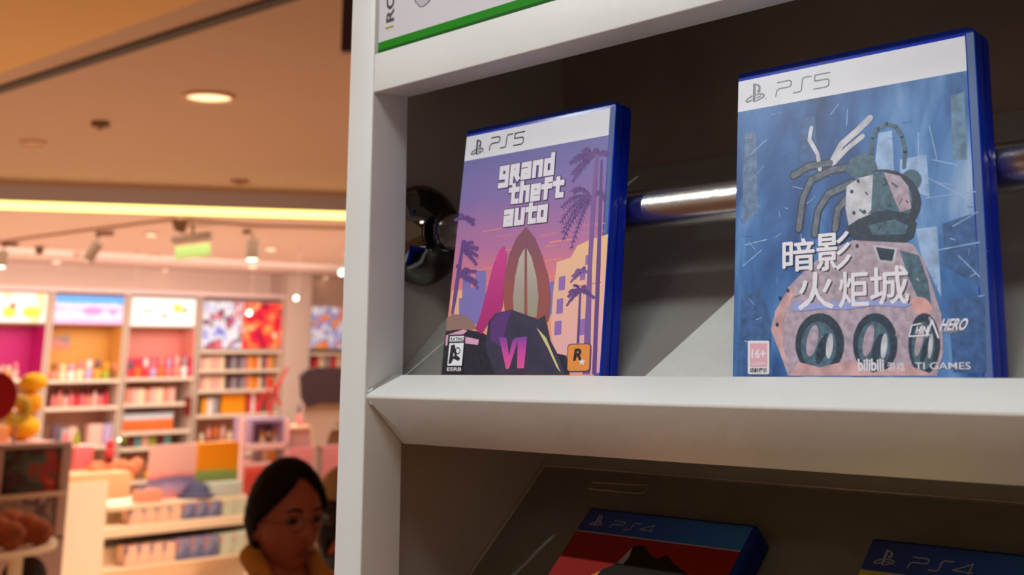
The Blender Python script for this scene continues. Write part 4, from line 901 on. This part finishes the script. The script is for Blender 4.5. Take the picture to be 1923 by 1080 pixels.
# cream plinth with an orange heap, left of the counter
XP = -5.9
bthing('plinth', [('body', lambda m: floor_leg(m, 148, 222, 905, XP, .5, CRE)), ('bin', lambda m: bb(m, 146, 888, 262, 938, XP-.02, .5, mat('peach_bin', (252, 190, 140), .5)))], 'tall cream plinth with a peach bin on top, left of the counter', 'plinth')
m = MB()
for i in range(26): m.ball((random.uniform(-.09, .09), random.uniform(-.15, .15), random.uniform(0, .03)), random.uniform(.025, .04), mat('orange_plush', (240, 140, 100), .9), 10, 7)
p = at(214, 884, 0, XP-.27); q = m.build('plush_heap'); q.location = p; tag(q, 'heap of orange plush toys in the peach bin', 'plush heap', kind='stuff')
m = MB(); p = at(205, 884, 0, XP-.1)
for x, z, r, c in ((0, .03, .03, N['red']), (0, .075, .026, N['red']), (0, .0, .025, N['wine'])): m.ball((x, 0, z), r, c, 12, 8)
q = m.build('toy_figure'); q.location = at(205, 862, 0, XP-.2); tag(q, 'small red plush figure standing at the peach bin', 'toy figure')
panel('pink_box', 155, 838, 190, 882, XP-.3, cm('pink_red', (240, 120, 130)), 'pink box behind the peach bin', 'box', .1)
panel('teal_box', 120, 1026, 147, 1140, XP+.5, mat('teal_board', (136, 168, 170), .5), 'pale teal carton left of the cream plinth', 'box', .15)
# left stand
XS = -4.6
POS = blotch_mat('dark_red_poster', [(.35, (36, 20, 18)), (.46, (74, 40, 34)), (.54, (60, 84, 70)), (.6, (150, 30, 30)), (.7, (220, 110, 60))], 7)
POG = blotch_mat('grey_poster', [(.35, (110, 88, 86)), (.5, (150, 124, 120)), (.58, (90, 60, 60)), (.66, (176, 150, 160)), (.75, (190, 50, 60))], 7)
FRM = mat('rose_grey_frame', (176, 140, 130), .5)
bthing('poster_stand', [('frame', lambda m: (bb(m, 18, 838, 26, 1010, XS, .04, FRM), bb(m, 132, 838, 150, 1010, XS, .04, FRM), bb(m, 18, 832, 150, 841, XS, .04, FRM))),
    ('upper_panel', lambda m: bb(m, 26, 841, 132, 926, XS-.01, .02, POS)), ('shelf_strip', lambda m: bb(m, 20, 926, 148, 934, XS+.03, .06, mat('tan_strip', (196, 160, 130), .5))),
    ('lower_panel', lambda m: bb(m, 22, 934, 140, 1010, XS-.01, .02, POG)), ('base', lambda m: floor_leg(m, 16, 150, 1010, XS, .1, FRM))], 'stand with a dark red picture panel above a grey one, at the left', 'display stand')
XT = -3.9
bthing('round_bin', [('rim', lambda m: m.lathe([(.36, zz(30, 1050, XT)), (.36, zz(30, 1040, XT)), (.33, zz(30, 1040, XT)), (.33, zz(30, 1048, XT))], (XT-.36, yy(20, XT), 0), CRE2, 40)),
    ('tray_floor', lambda m: m.lathe([(.34, zz(30, 1048, XT)), (.0001, zz(30, 1048, XT)+.001)], (XT-.36, yy(20, XT), 0), CRE2, 40)),
    ('leg', lambda m: m.box((XT-.08, yy(70, XT), .001), (XT-.03, yy(86, XT), zz(60, 1048, XT)), CRE2)), ('leg', lambda m: m.box((XT-.7, yy(0, XT), .001), (XT-.65, yy(20, XT), zz(30, 1048, XT)), CRE2)),
    ('lower_tray', lambda m: m.lathe([(.34, zz(30, 1155, XT)), (.34, zz(30, 1150, XT)), (.0001, zz(30, 1150, XT))], (XT-.36, yy(20, XT), 0), CRE2, 40))], 'round cream table in the lower left corner', 'table')
FUR = mat('brown_fur', (168, 92, 60), .95, noise_amt=.3, nscale=30)
for i, (px, dx, r) in enumerate(((2, -.22, .056), (54, -.20, .056), (104, -.22, .054), (28, -.34, .06), (82, -.34, .06), (50, -.48, .064))):
    m = MB(); m.ball((0, 0, r*.85), (r*.9, r*.88, r*.85), FUR, 20, 12); m.ball((r*.75, 0, r*.6), (r*.3, r*.3, r*.25), FUR, 10, 8); q = m.build('fur_cushion'); q.location = (XT+dx, yy(px, XT+dx), zz(30, 1048, XT)+.002)
    tag(q, 'brown furry plush lying on the round cream table', 'plush toy', 'brown plushes on the round table')
BLK = mat('dark_plush', (44, 26, 20), .9)
for i, px in enumerate((-8, 84)):
    m = MB(); m.ball((0, 0, .075), (.08, .08, .075), BLK, 18, 12); m.ball((.07, .0, .08), .02, BLK, 10, 8); q = m.build('plush_ball'); q.location = (XT-.2, yy(px, XT-.2), zz(30, 1150, XT)+.001); tag(q, 'dark round plush on the lower tray of the round table', 'plush toy', 'dark plushes under the round table')
# yellow cushion pile, olive ring, red disc: plain things in the places of the toys
XY = -5.4
YLW = mat('yellow_plush', (252, 186, 10), .8)
bthing('side_table', [('top', lambda m: bb(m, -20, 831, 118, 838, XY, .4, mat('rose_table', (224, 160, 150), .5))), ('leg', lambda m: m.box((XY-.3, yy(0, XY), .001), (XY-.25, yy(12, XY), zz(50, 838, XY)), FRM)), ('leg', lambda m: m.box((XY-.3, yy(100, XY), .001), (XY-.25, yy(112, XY), zz(50, 838, XY)), FRM))], 'rose coloured table carrying the yellow cushions', 'table')
zt = zz(50, 831, XY)
m = MB(); m.ball((0, 0, .06), (.09, .085, .06), YLW, 24, 14); m.tube([(.0, -.083, .06), (.0, .083, .06)], .007, YLW, 8); q = m.build('cushion'); q.location = (XY-.18, yy(52, XY-.18), zt); tag(q, 'yellow cushion at the bottom of the yellow pile', 'cushion')
m = MB(); m.ball((0, 0, .055), (.07, .066, .055), mat('amber_plush', (246, 166, 6), .8), 24, 14); m.ball((.05, 0, .06), .012, YLW, 8, 6); q = m.build('cushion'); q.location = (XY-.18, yy(60, XY-.18), zt+.117); tag(q, 'amber cushion in the middle of the yellow pile', 'cushion')
m = MB(); m.ball((0, 0, .045), (.066, .066, .045), YLW, 24, 14); m.ball((0, 0, .082), .008, YLW, 8, 6); q = m.build('cushion'); q.location = (XY-.18, yy(66, XY-.18), zt+.224); tag(q, 'small yellow cushion on top of the yellow pile', 'cushion')
m = MB(); n = 28; R_, r_ = .045, .026
vs = [((r_*math.sin(b)), (R_+r_*math.cos(b))*math.cos(a), (R_+r_*math.cos(b))*math.sin(a)) for a in [2*math.pi*i/n for i in range(n)] for b in [2*math.pi*j/12 for j in range(12)]]
m.add(vs, [[i*12+j, ((i+1) % n)*12+j, ((i+1) % n)*12+(j+1) % 12, i*12+(j+1) % 12] for i in range(n) for j in range(12)], mat('olive_ring', (196, 150, 24), .6))
m.tube([(0, 0, -.07), (0, 0, -.15)], .008, FRM, 8)
q = m.build('ring_toy'); q.location = at(32, 769, 0, XY+.1); q.location.z = zt+.15; tag(q, 'olive yellow ring on a small stick at the left', 'ring toy')
m = MB(); m.lathe([(.0001, .012), (.085, .010), (.09, 0), (.085, -.010), (.0001, -.012)], (0, 0, 0), mat('red_disc', (190, 10, 24), .45), 40, axis=0); m.tube([(0, 0, -.09), (0, 0, -.6)], .007, FRM, 8); m.tube([(0, 0, .088), (0, .01, .11), (0, .02, .11)], .004, GRM, 8)
q = m.build('round_sign'); q.location = at(-14, 746, 0, -4.0); tag(q, 'red round sign cut off by the left edge', 'sign')
m = MB(); p = at(8, 960, 0, -4.76); m.ball((0, 0, .03), (.03, .035, .035), N['orange'], 14, 10); m.ball((0, 0, .085), (.028, .032, .03), N['red'], 14, 10); m.tube([(0, 0, -.9), (0, 0, .02)], .01, FRM, 8); q = m.build('toy_figure'); q.location = p; tag(q, 'orange and red toy on a post at the left edge', 'toy figure')
panel('small_box', -10, 800, 30, 830.5, XY-.1, cm('peach', (250, 170, 110)), 'peach box at the left end of the rose table', 'box', .08)
m = MB(); m.ball((0, 0, .03), (.02, .022, .03), N['rose'], 12, 8); m.ball((0, 0, .06), (.016, .016, .016), N['rose'], 12, 8); q = m.build('toy_figure'); q.location = (XP-.5, yy(136, XP-.5), zz(136, 838, XP-.5)); tag(q, 'small pink toy beside the green one', 'toy figure')
m = MB(); m.ball((0, 0, .035), (.02, .02, .035), N['olive'], 12, 8); m.ball((0, 0, .07), (.014, .014, .014), N['olive'], 12, 8); q = m.build('toy_figure'); q.location = (XP-.5, yy(156, XP-.5), zz(156, 838, XP-.5)); tag(q, 'small green toy beside the pink one', 'toy figure')
bthing('narrow_table', [('top', lambda m: bb(m, 110, 838, 196, 843, XP-.42, .2, CRE2)), ('leg', lambda m: m.box((XP-.55, yy(120, XP), .001), (XP-.5, yy(128, XP), zz(150, 843, XP-.42)), CRE2))], 'narrow cream ledge behind the plinth', 'table')
# right: pink rack with clear box, plain dark and lilac panel
XK = -8.2
LIL = mat('lilac_box', (176, 140, 176), .4); PNKF = mat('pink_rack', (250, 190, 190), .5)
bthing('pink_rack', [('shelf', lambda m: bb(m, 466, 834, 548, 844, XK, .4, PNKF)), ('shelf', lambda m: bb(m, 466, 868, 548, 874, XK, .4, PNKF)), ('post', lambda m: floor_leg(m, 462, 468, 786, XK, .04, PNKF)), ('post', lambda m: floor_leg(m, 544, 550, 786, XK, .04, PNKF)),
    ('back_board', lambda m: bb(m, 468, 874, 544, 960, XK-.36, .02, cm('coral_board', (230, 110, 100))))], 'pink rack with two shelves behind the woman', 'rack')
bthing('clear_case', [('frame', lambda m: (bb(m, 476, 785, 542, 793, XK-.05, .25, LIL), bb(m, 476, 793, 482, 833, XK-.05, .25, LIL), bb(m, 536, 793, 542, 833, XK-.05, .25, LIL))), ('inside', lambda m: bb(m, 482, 793, 536, 833, XK-.25, .03, mat('lilac_inside', (150, 116, 150), .5)))], 'lilac framed case of small toys on the pink rack', 'case')
ZB = zz(507, 834, XK)+.001
row('figure', 486, 533, 4, 833, 24, [(N['cream'], N['amber']), (N['brown'], N['cream'])], 'small cream toy inside the lilac framed case', 'toys in the lilac case', 'toy figure', X=XK-.16)
ZB = zz(507, 868, XK)+.001
row('box', 474, 542, 5, 867, 22, [N['grey'], N['cream'], N['amber']], 'small grey or yellow box on the lower shelf of the pink rack', 'boxes on the pink rack', 'box', X=XK-.12)
ZB = None
panel('display_board', 556, 838, 660, 1000, XK+.02, cm('pink_panel', (236, 140, 150)), 'flat pink panel beside the head of the woman', 'panel', .04)
DKP = mat('dark_plum_board', (84, 56, 66), .6); BEI = mat('beige_board', (232, 190, 176), .6)
ZB = None
bthing('shaped_board', [('dark_upper_board', lambda m: m.prism([(yy(a, XK+.3), zz(600, b, XK+.3)) for a, b in ((562, 704), (572, 694), (590, 690), (652, 690), (660, 760), (600, 758), (576, 764), (566, 745))], 0, XK+.3, XK+.33, DKP)),
    ('beige_lower_board', lambda m: m.prism([(yy(a, XK+.3), zz(600, b, XK+.3)) for a, b in ((575, 756), (600, 746), (660, 752), (660, 790), (630, 800), (618, 838), (596, 838), (590, 800), (572, 785))], 0, XK+.27, XK+.29, BEI)),
    ('post', lambda m: floor_leg(m, 600, 612, 838, XK+.28, .04, FRM))], 'dark plum and beige shaped board on a post at the right of the shop', 'display board')
RD = cm('bright_red', (214, 20, 36))
bthing('wire_rack', [('wire', lambda m: [m.tube([(XK-.6, yy(a, XK-.6), zz(a, b, XK-.6)), (XK-.6, yy(c, XK-.6), zz(c, d, XK-.6))], .012, RD, 8) for a, b, c, d in ((506, 708, 530, 762), (530, 708, 512, 768), (540, 690, 520, 730), (506, 708, 506, 770), (488, 776, 498, 738))]),
    ('post', lambda m: m.box((XK-.62, yy(512, XK-.6), .001), (XK-.6, yy(515, XK-.6), zz(512, 760, XK-.6)), RD))], 'bright red wire rack right of the poster shelves', 'rack')
m = MB(); bb(m, 355, 746, 364, 780, XB+.06, .059, cm('dark_red', (120, 10, 20))); q = m.build('fire_extinguisher'); 
tag(q, 'narrow dark red box on the divider between the pink niche and the posters', 'box'); q.name = 'red_box'
for i, (a, b, h) in enumerate(((556, 570, 40), (574, 590, 46))):
    ZB = zz(575, 800, XK-.05)+.001; goods('figure', (a+b)/2, 800, b-a, h, XK-.2, (N['rose'], N['plum']), 'pink and plum doll standing right of the pink rack', 'dolls right of the rack', 'doll')
ZB = None
bthing('doll_table', [('top', lambda m: bb(m, 553, 800, 597, 806, XK-.05, .3, mat('peach_top', (246, 196, 160), .5))), ('body', lambda m: floor_leg(m, 555, 595, 806, XK-.08, .25, mat('mauve_body', (214, 166, 160), .5)))], 'peach table with dolls right of the pink rack', 'table')

# ------------------------------------------------------------------ people
def skin_obj(verts, edges, radii, sub=2):
    me = bpy.data.meshes.new('sk'); me.from_pydata([tuple(v) for v in verts], edges, []); ob = bpy.data.objects.new('sk', me); COL.objects.link(ob)
    md = ob.modifiers.new('s', 'SKIN'); md.use_smooth_shade = True
    for i, r in enumerate(radii):
        d = me.skin_vertices[0].data[i]; d.radius = r if isinstance(r, tuple) else (r, r); d.use_root = (i == 0)
    sd_ = ob.modifiers.new('u', 'SUBSURF'); sd_.levels = sub; sd_.render_levels = sub
    dg = bpy.context.evaluated_depsgraph_get(); out = bpy.data.meshes.new_from_object(ob.evaluated_get(dg))
    V = [v.co.copy() for v in out.vertices]; F = [list(p.vertices) for p in out.polygons]
    bpy.data.objects.remove(ob); bpy.data.meshes.remove(out); return V, F
def head_point(d, grow=0):
    """unit direction -> head surface; the face looks along -y"""
    x, y, z = d; X, Y, Z = x*.073, y*.094, z*.112
    if z < 0:
        k = -z; X *= 1-.34*k**1.3; Y = Y*(1-.10*k) if y < 0 else Y*(1-.42*k)
    if y < 0: Y *= 1-.07*(1-abs(x))
    fr = max(0, -y)
    g = lambda cx, cz, sx, sz: math.exp(-((X-cx)/sx)**2-((Z-cz)/sz)**2)*fr
    Y -= .019*g(0, -.022, .010, .017)+.008*g(0, .0, .007, .020)
    Y += .008*g(.031, .008, .016, .010)+.008*g(-.031, .008, .016, .010)
    Y -= .004*g(0, .026, .045, .009)
    Y -= .006*g(0, -.058, .020, .009); Y += .003*g(0, -.0575, .020, .0025)
    Y -= .006*g(0, -.092, .020, .013)
    Y -= .003*g(.038, -.02, .018, .016)+.003*g(-.038, -.02, .018, .016)
    v = Vector((X, Y, Z)); n = Vector((x/.073, y/.094, z/.112)).normalized(); return v+n*grow
def sphere_dirs(ns, nr):
    return [[(math.sin(math.pi*i/nr)*math.cos(2*math.pi*k/ns), math.sin(math.pi*i/nr)*math.sin(2*math.pi*k/ns), math.cos(math.pi*i/nr)) for k in range(ns)] for i in range(nr+1)]
def person(loc, rz, H, skin, coat_m, hair_m, trouser_m, label, cap=None, glasses=True):
    root = empty('person', loc, (0, 0, rz)); tag(root, label, 'person')
    k = H/1.56; hz = H-.118
    j = {}; V = []; E = []; R = []
    def J(n, p, r, par=None):
        j[n] = len(V); V.append(Vector(p)*1.0); R.append(r)
        if par is not None: E.append((j[par], j[n]))
    s = k
    J('pelvis', (0, .01, .86*s), (.125, .095)); J('waist', (0, .0, 1.0*s), (.115, .085), 'pelvis'); J('chest', (0, .0, 1.16*s), (.13, .095), 'waist'); J('top', (0, .012, 1.275*s), (.085, .065), 'chest')
    J('neck', (0, .016, 1.335*s), (.048, .048), 'top'); J('skull', (0, .004, hz-.04), (.046, .05), 'neck')
    for sg in (1, -1):
        n = str(sg)
        J('sh'+n, (sg*.155, .012, 1.262*s), (.048, .048), 'top'); J('el'+n, (sg*.20, .03, 1.01*s), (.036, .036), 'sh'+n); J('wr'+n, (sg*.185, -.06, .80*s), (.024, .02), 'el'+n); J('pa'+n, (sg*.18, -.085, .73*s), (.036, .016), 'wr'+n)
        for q, (ox, ln) in enumerate(((-.027, .066), (-.009, .078), (.009, .072), (.026, .056))):
            J('f%d%s' % (q, n), (sg*.18, -.098+ox*.9, .70*s), .0085, 'pa'+n); J('g%d%s' % (q, n), (sg*.178, -.104+ox, .70*s-ln*.5), .008, 'f%d%s' % (q, n)); J('h%d%s' % (q, n), (sg*.170, -.106+ox, .70*s-ln), .0065, 'g%d%s' % (q, n))
        J('t'+n, (sg*.17, -.118, .755*s), .010, 'pa'+n); J('u'+n, (sg*.162, -.138, .725*s), .008, 't'+n)
        J('hp'+n, (sg*.085, .01, .79*s), (.085, .085), 'pelvis'); J('kn'+n, (sg*.09, .0, .45*s), (.052, .052), 'hp'+n); J('an'+n, (sg*.09, .02, .085*s), (.034, .036), 'kn'+n); J('ft'+n, (sg*.095, -.05, .04), (.036, .03), 'an'+n); J('to'+n, (sg*.10, -.13, .028), (.038, .020), 'ft'+n)
    v, f = skin_obj(V, E, R, 2)
    mb = MB(); mb.add(v, f, skin)
    D = sphere_dirs(72, 60); hv = [head_point(d) + Vector((0, 0, hz)) for r in D for d in r]; ns = 72
    mb.add(hv, [[i*ns+q, (i+1)*ns+q, (i+1)*ns+(q+1) % ns, i*ns+(q+1) % ns] for i in range(60) for q in range(ns)], skin)
    for sg in (1, -1):
        mb.ball((sg*.074, .012, hz-.008), (.009, .019, .031), skin, 16, 12); mb.ball((sg*.079, .008, hz-.002), (.006, .012, .020), skin, 12, 8)
    body = mb.build('body', root); rm = body.modifiers.new('r', 'REMESH'); rm.mode = 'VOXEL'; rm.voxel_size = .005; rm.use_smooth_shade = True
    # lips, brows and eyes sit on the face
    for sg in (1, -1):
        fc = MB(); fc.ball((sg*.031, -.078, hz+.006), (.014, .008, .0065), mat('eye_dark', (30, 22, 20), .3), 14, 8); fc.build('eye', root)
        fc = MB(); fc.tube([(sg*.014, -.092, hz+.026), (sg*.030, -.093, hz+.031), (sg*.047, -.080, hz+.027)], [.0022, .003, .0016], hair_m, 8); fc.build('eyebrow', root)
    lp = MB(); lp.ball((0, -.0885, hz-.060), (.021, .0065, .0065), mat('lips', (120, 48, 44), .5), 16, 8); lp.build('lips', root)
    # hair as a thick cap that leaves the face free
    D = sphere_dirs(96, 72); hb = MB(); idx = {}; vs = []; 
    def keep(d):
        x, y, z = d; a = math.degrees(math.atan2(abs(x), -y))
        line = .80 if a < 12 else (.80-(a-12)/72*.72 if a < 84 else (.08-(a-84)/26*.78 if a < 110 else -.70))
        if math.hypot(x, y) < .3: line = -.9 if z < 0 else .3
        if z < -.75: line = 2
        return z > line
    for lay, gr in ((0, .002), (1, .015)):
        for i, r in enumerate(D):
            for q, d in enumerate(r):
                nz = noise.noise(Vector(d)*9)*.0025 if lay else 0
                p_ = head_point(d, gr+nz)
                if lay and not cap: p_.z += .006*max(0, d[2])
                vs.append(p_+Vector((0, 0, hz)))
    ns = 96; off = 73*ns; fs = []; cell = {(i, q) for i in range(72) for q in range(ns) if keep(D[i][q]) or keep(D[i+1][q])}
    for (i, q) in cell:
        q2 = (q+1) % ns; a = [i*ns+q, (i+1)*ns+q, (i+1)*ns+q2, i*ns+q2]; fs.append([x+off for x in a]); fs.append(a[::-1])
        for (di, dq, e) in ((1, 0, (a[1], a[2])), (-1, 0, (a[3], a[0])), (0, -1, (a[0], a[1])), (0, 1, (a[2], a[3]))):
            if 0 <= i+di < 72 and (i+di, (q+dq) % ns) not in cell: fs.append([e[0], e[1], e[1]+off, e[0]+off])
    hb.add(vs, fs, hair_m)
    hb.ball((0, .072, hz-.075), (.040, .030, .055), hair_m, 20, 12)
    h = hb.build('hair', root)
    bm = bmesh.new(); bm.from_mesh(h.data); bmesh.ops.delete(bm, geom=[x for x in bm.verts if not x.link_faces], context='VERTS'); bm.to_mesh(h.data); bm.free()
    if cap:
        cp = MB(); cvs = [head_point(d, .022)+Vector((0, 0, hz+.012)) for r in D[:32] for d in r]
        cp.add(cvs, [[i*ns+q, (i+1)*ns+q, (i+1)*ns+(q+1) % ns, i*ns+(q+1) % ns] for i in range(31) for q in range(ns)], cap); co = cp.build('cap', root)
        sm = co.modifiers.new('s', 'SOLIDIFY'); sm.thickness = .004
        bn = MB(); bn.tube([head_point(D[32][q], .021)+Vector((0, 0, hz+.010)) for q in list(range(ns))+[0]], .010, mat('dark_cap_band', (40, 24, 36), .8), 8); bn.build('cap_band', root)
    if glasses:
        gl = MB(); gm = mat('glasses_metal', (90, 70, 60), .3, 1)
        for sg in (1, -1):
            gl.tube([(sg*.031+.021*math.cos(t), -.097+.004*abs(math.cos(t)), hz+.002+.016*math.sin(t)) for t in [i*math.pi/9 for i in range(19)]], .0009, gm, 6)
            gl.tube([(sg*.052, -.092, hz+.006), (sg*.071, -.05, hz+.006), (sg*.078, .006, hz+.006)], .001, gm, 6)
        gl.tube([(-.010, -.099, hz+.006), (.010, -.099, hz+.006)], .0009, gm, 6); gl.build('glasses', root)
    # coat: the same skeleton grown wider, open at the neck, wrists and hem
    V2 = []; E2 = []; R2 = []; jj = {}
    def K(n, p, r, par=None):
        jj[n] = len(V2); V2.append(Vector(p)); R2.append(r)
        if par: E2.append((jj[par], jj[n]))
    K('hem', (0, .01, .66*s), (.185, .145)); K('pel', (0, .01, .86*s), (.165, .13), 'hem'); K('wa', (0, 0, 1.0*s), (.15, .115), 'pel'); K('ch', (0, 0, 1.16*s), (.155, .115), 'wa'); K('tp', (0, .014, 1.27*s), (.10, .078), 'ch'); K('nk', (0, .02, 1.315*s), (.066, .062), 'tp')
    for sg in (1, -1):
        n = str(sg); K('s'+n, (sg*.162, .012, 1.272*s), (.068, .066), 'tp'); K('e'+n, (sg*.205, .03, 1.01*s), (.053, .053), 's'+n); K('w'+n, (sg*.19, -.05, .83*s), (.04, .04), 'e'+n)
    v, f = skin_obj(V2, E2, R2, 2)
    ct = MB(); ct.add(v, f, coat_m); co = ct.build('coat', root)
    cl = MB()
    for sg in (1, -1): cl.tube([(sg*.004, -.118, 1.17*s), (sg*.040, -.098, 1.25*s), (sg*.070, -.04, 1.325*s), (sg*.068, .03, 1.368*s), (0, .082, 1.385*s)], [.010, .018, .022, .026, .030], coat_m, 12)
    cl.build('collar', co)
    V3 = [Vector((0, .01, .88*s)), Vector((0, .01, .80*s))]; E3 = [(0, 1)]; R3 = [(.15, .12), (.14, .12)]
    for sg in (1, -1):
        b0 = len(V3); V3 += [Vector((sg*.09, .01, .74*s)), Vector((sg*.092, 0, .45*s)), Vector((sg*.092, .02, .12*s))]; R3 += [(.10, .10), (.075, .075), (.062, .065)]; E3 += [(1, b0), (b0, b0+1), (b0+1, b0+2)]
    v, f = skin_obj(V3, E3, R3, 1); tr = MB(); tr.add(v, f, trouser_m); tr.build('trousers', root)
    sh_ = MB()
    for sg in (1, -1): sh_.ball((sg*.098, -.055, .046), (.05, .125, .046), mat('shoe_dark', (30, 26, 26), .5), 18, 10)
    sh_.build('shoes', root)
    return root
SK = mat('warm_skin', (168, 88, 58), .5, spec=.35); SK2 = mat('ruddy_skin', (190, 96, 60), .5)
tw = 2.72; hp = at_t(538, 977, tw)
ga = math.atan2(_r[1], _r[0])       # the direction of the picture's right
person((hp.x, hp.y, 0), ga+math.radians(40), hp.z+.118+.0, SK, mat('ochre_coat', (196, 132, 48), .85, noise_amt=.12, nscale=60), mat('black_hair', (20, 12, 10), .75, spec=.15), mat('charcoal_trousers', (40, 38, 42), .8), 'woman with tied black hair, glasses and an ochre coat, walking past in the shade')
hp2 = at_t(655, 960, 3.9)
person((hp2.x, hp2.y, 0), ga+math.radians(110), hp2.z+.118, SK2, mat('black_coat', (16, 10, 10), .8), mat('dark_hair', (30, 14, 12), .6), mat('black_trousers', (20, 18, 20), .8), 'person in a black coat and tan cap, half hidden behind the white cabinet', cap=mat('tan_cap', (176, 144, 96), .8), glasses=False)
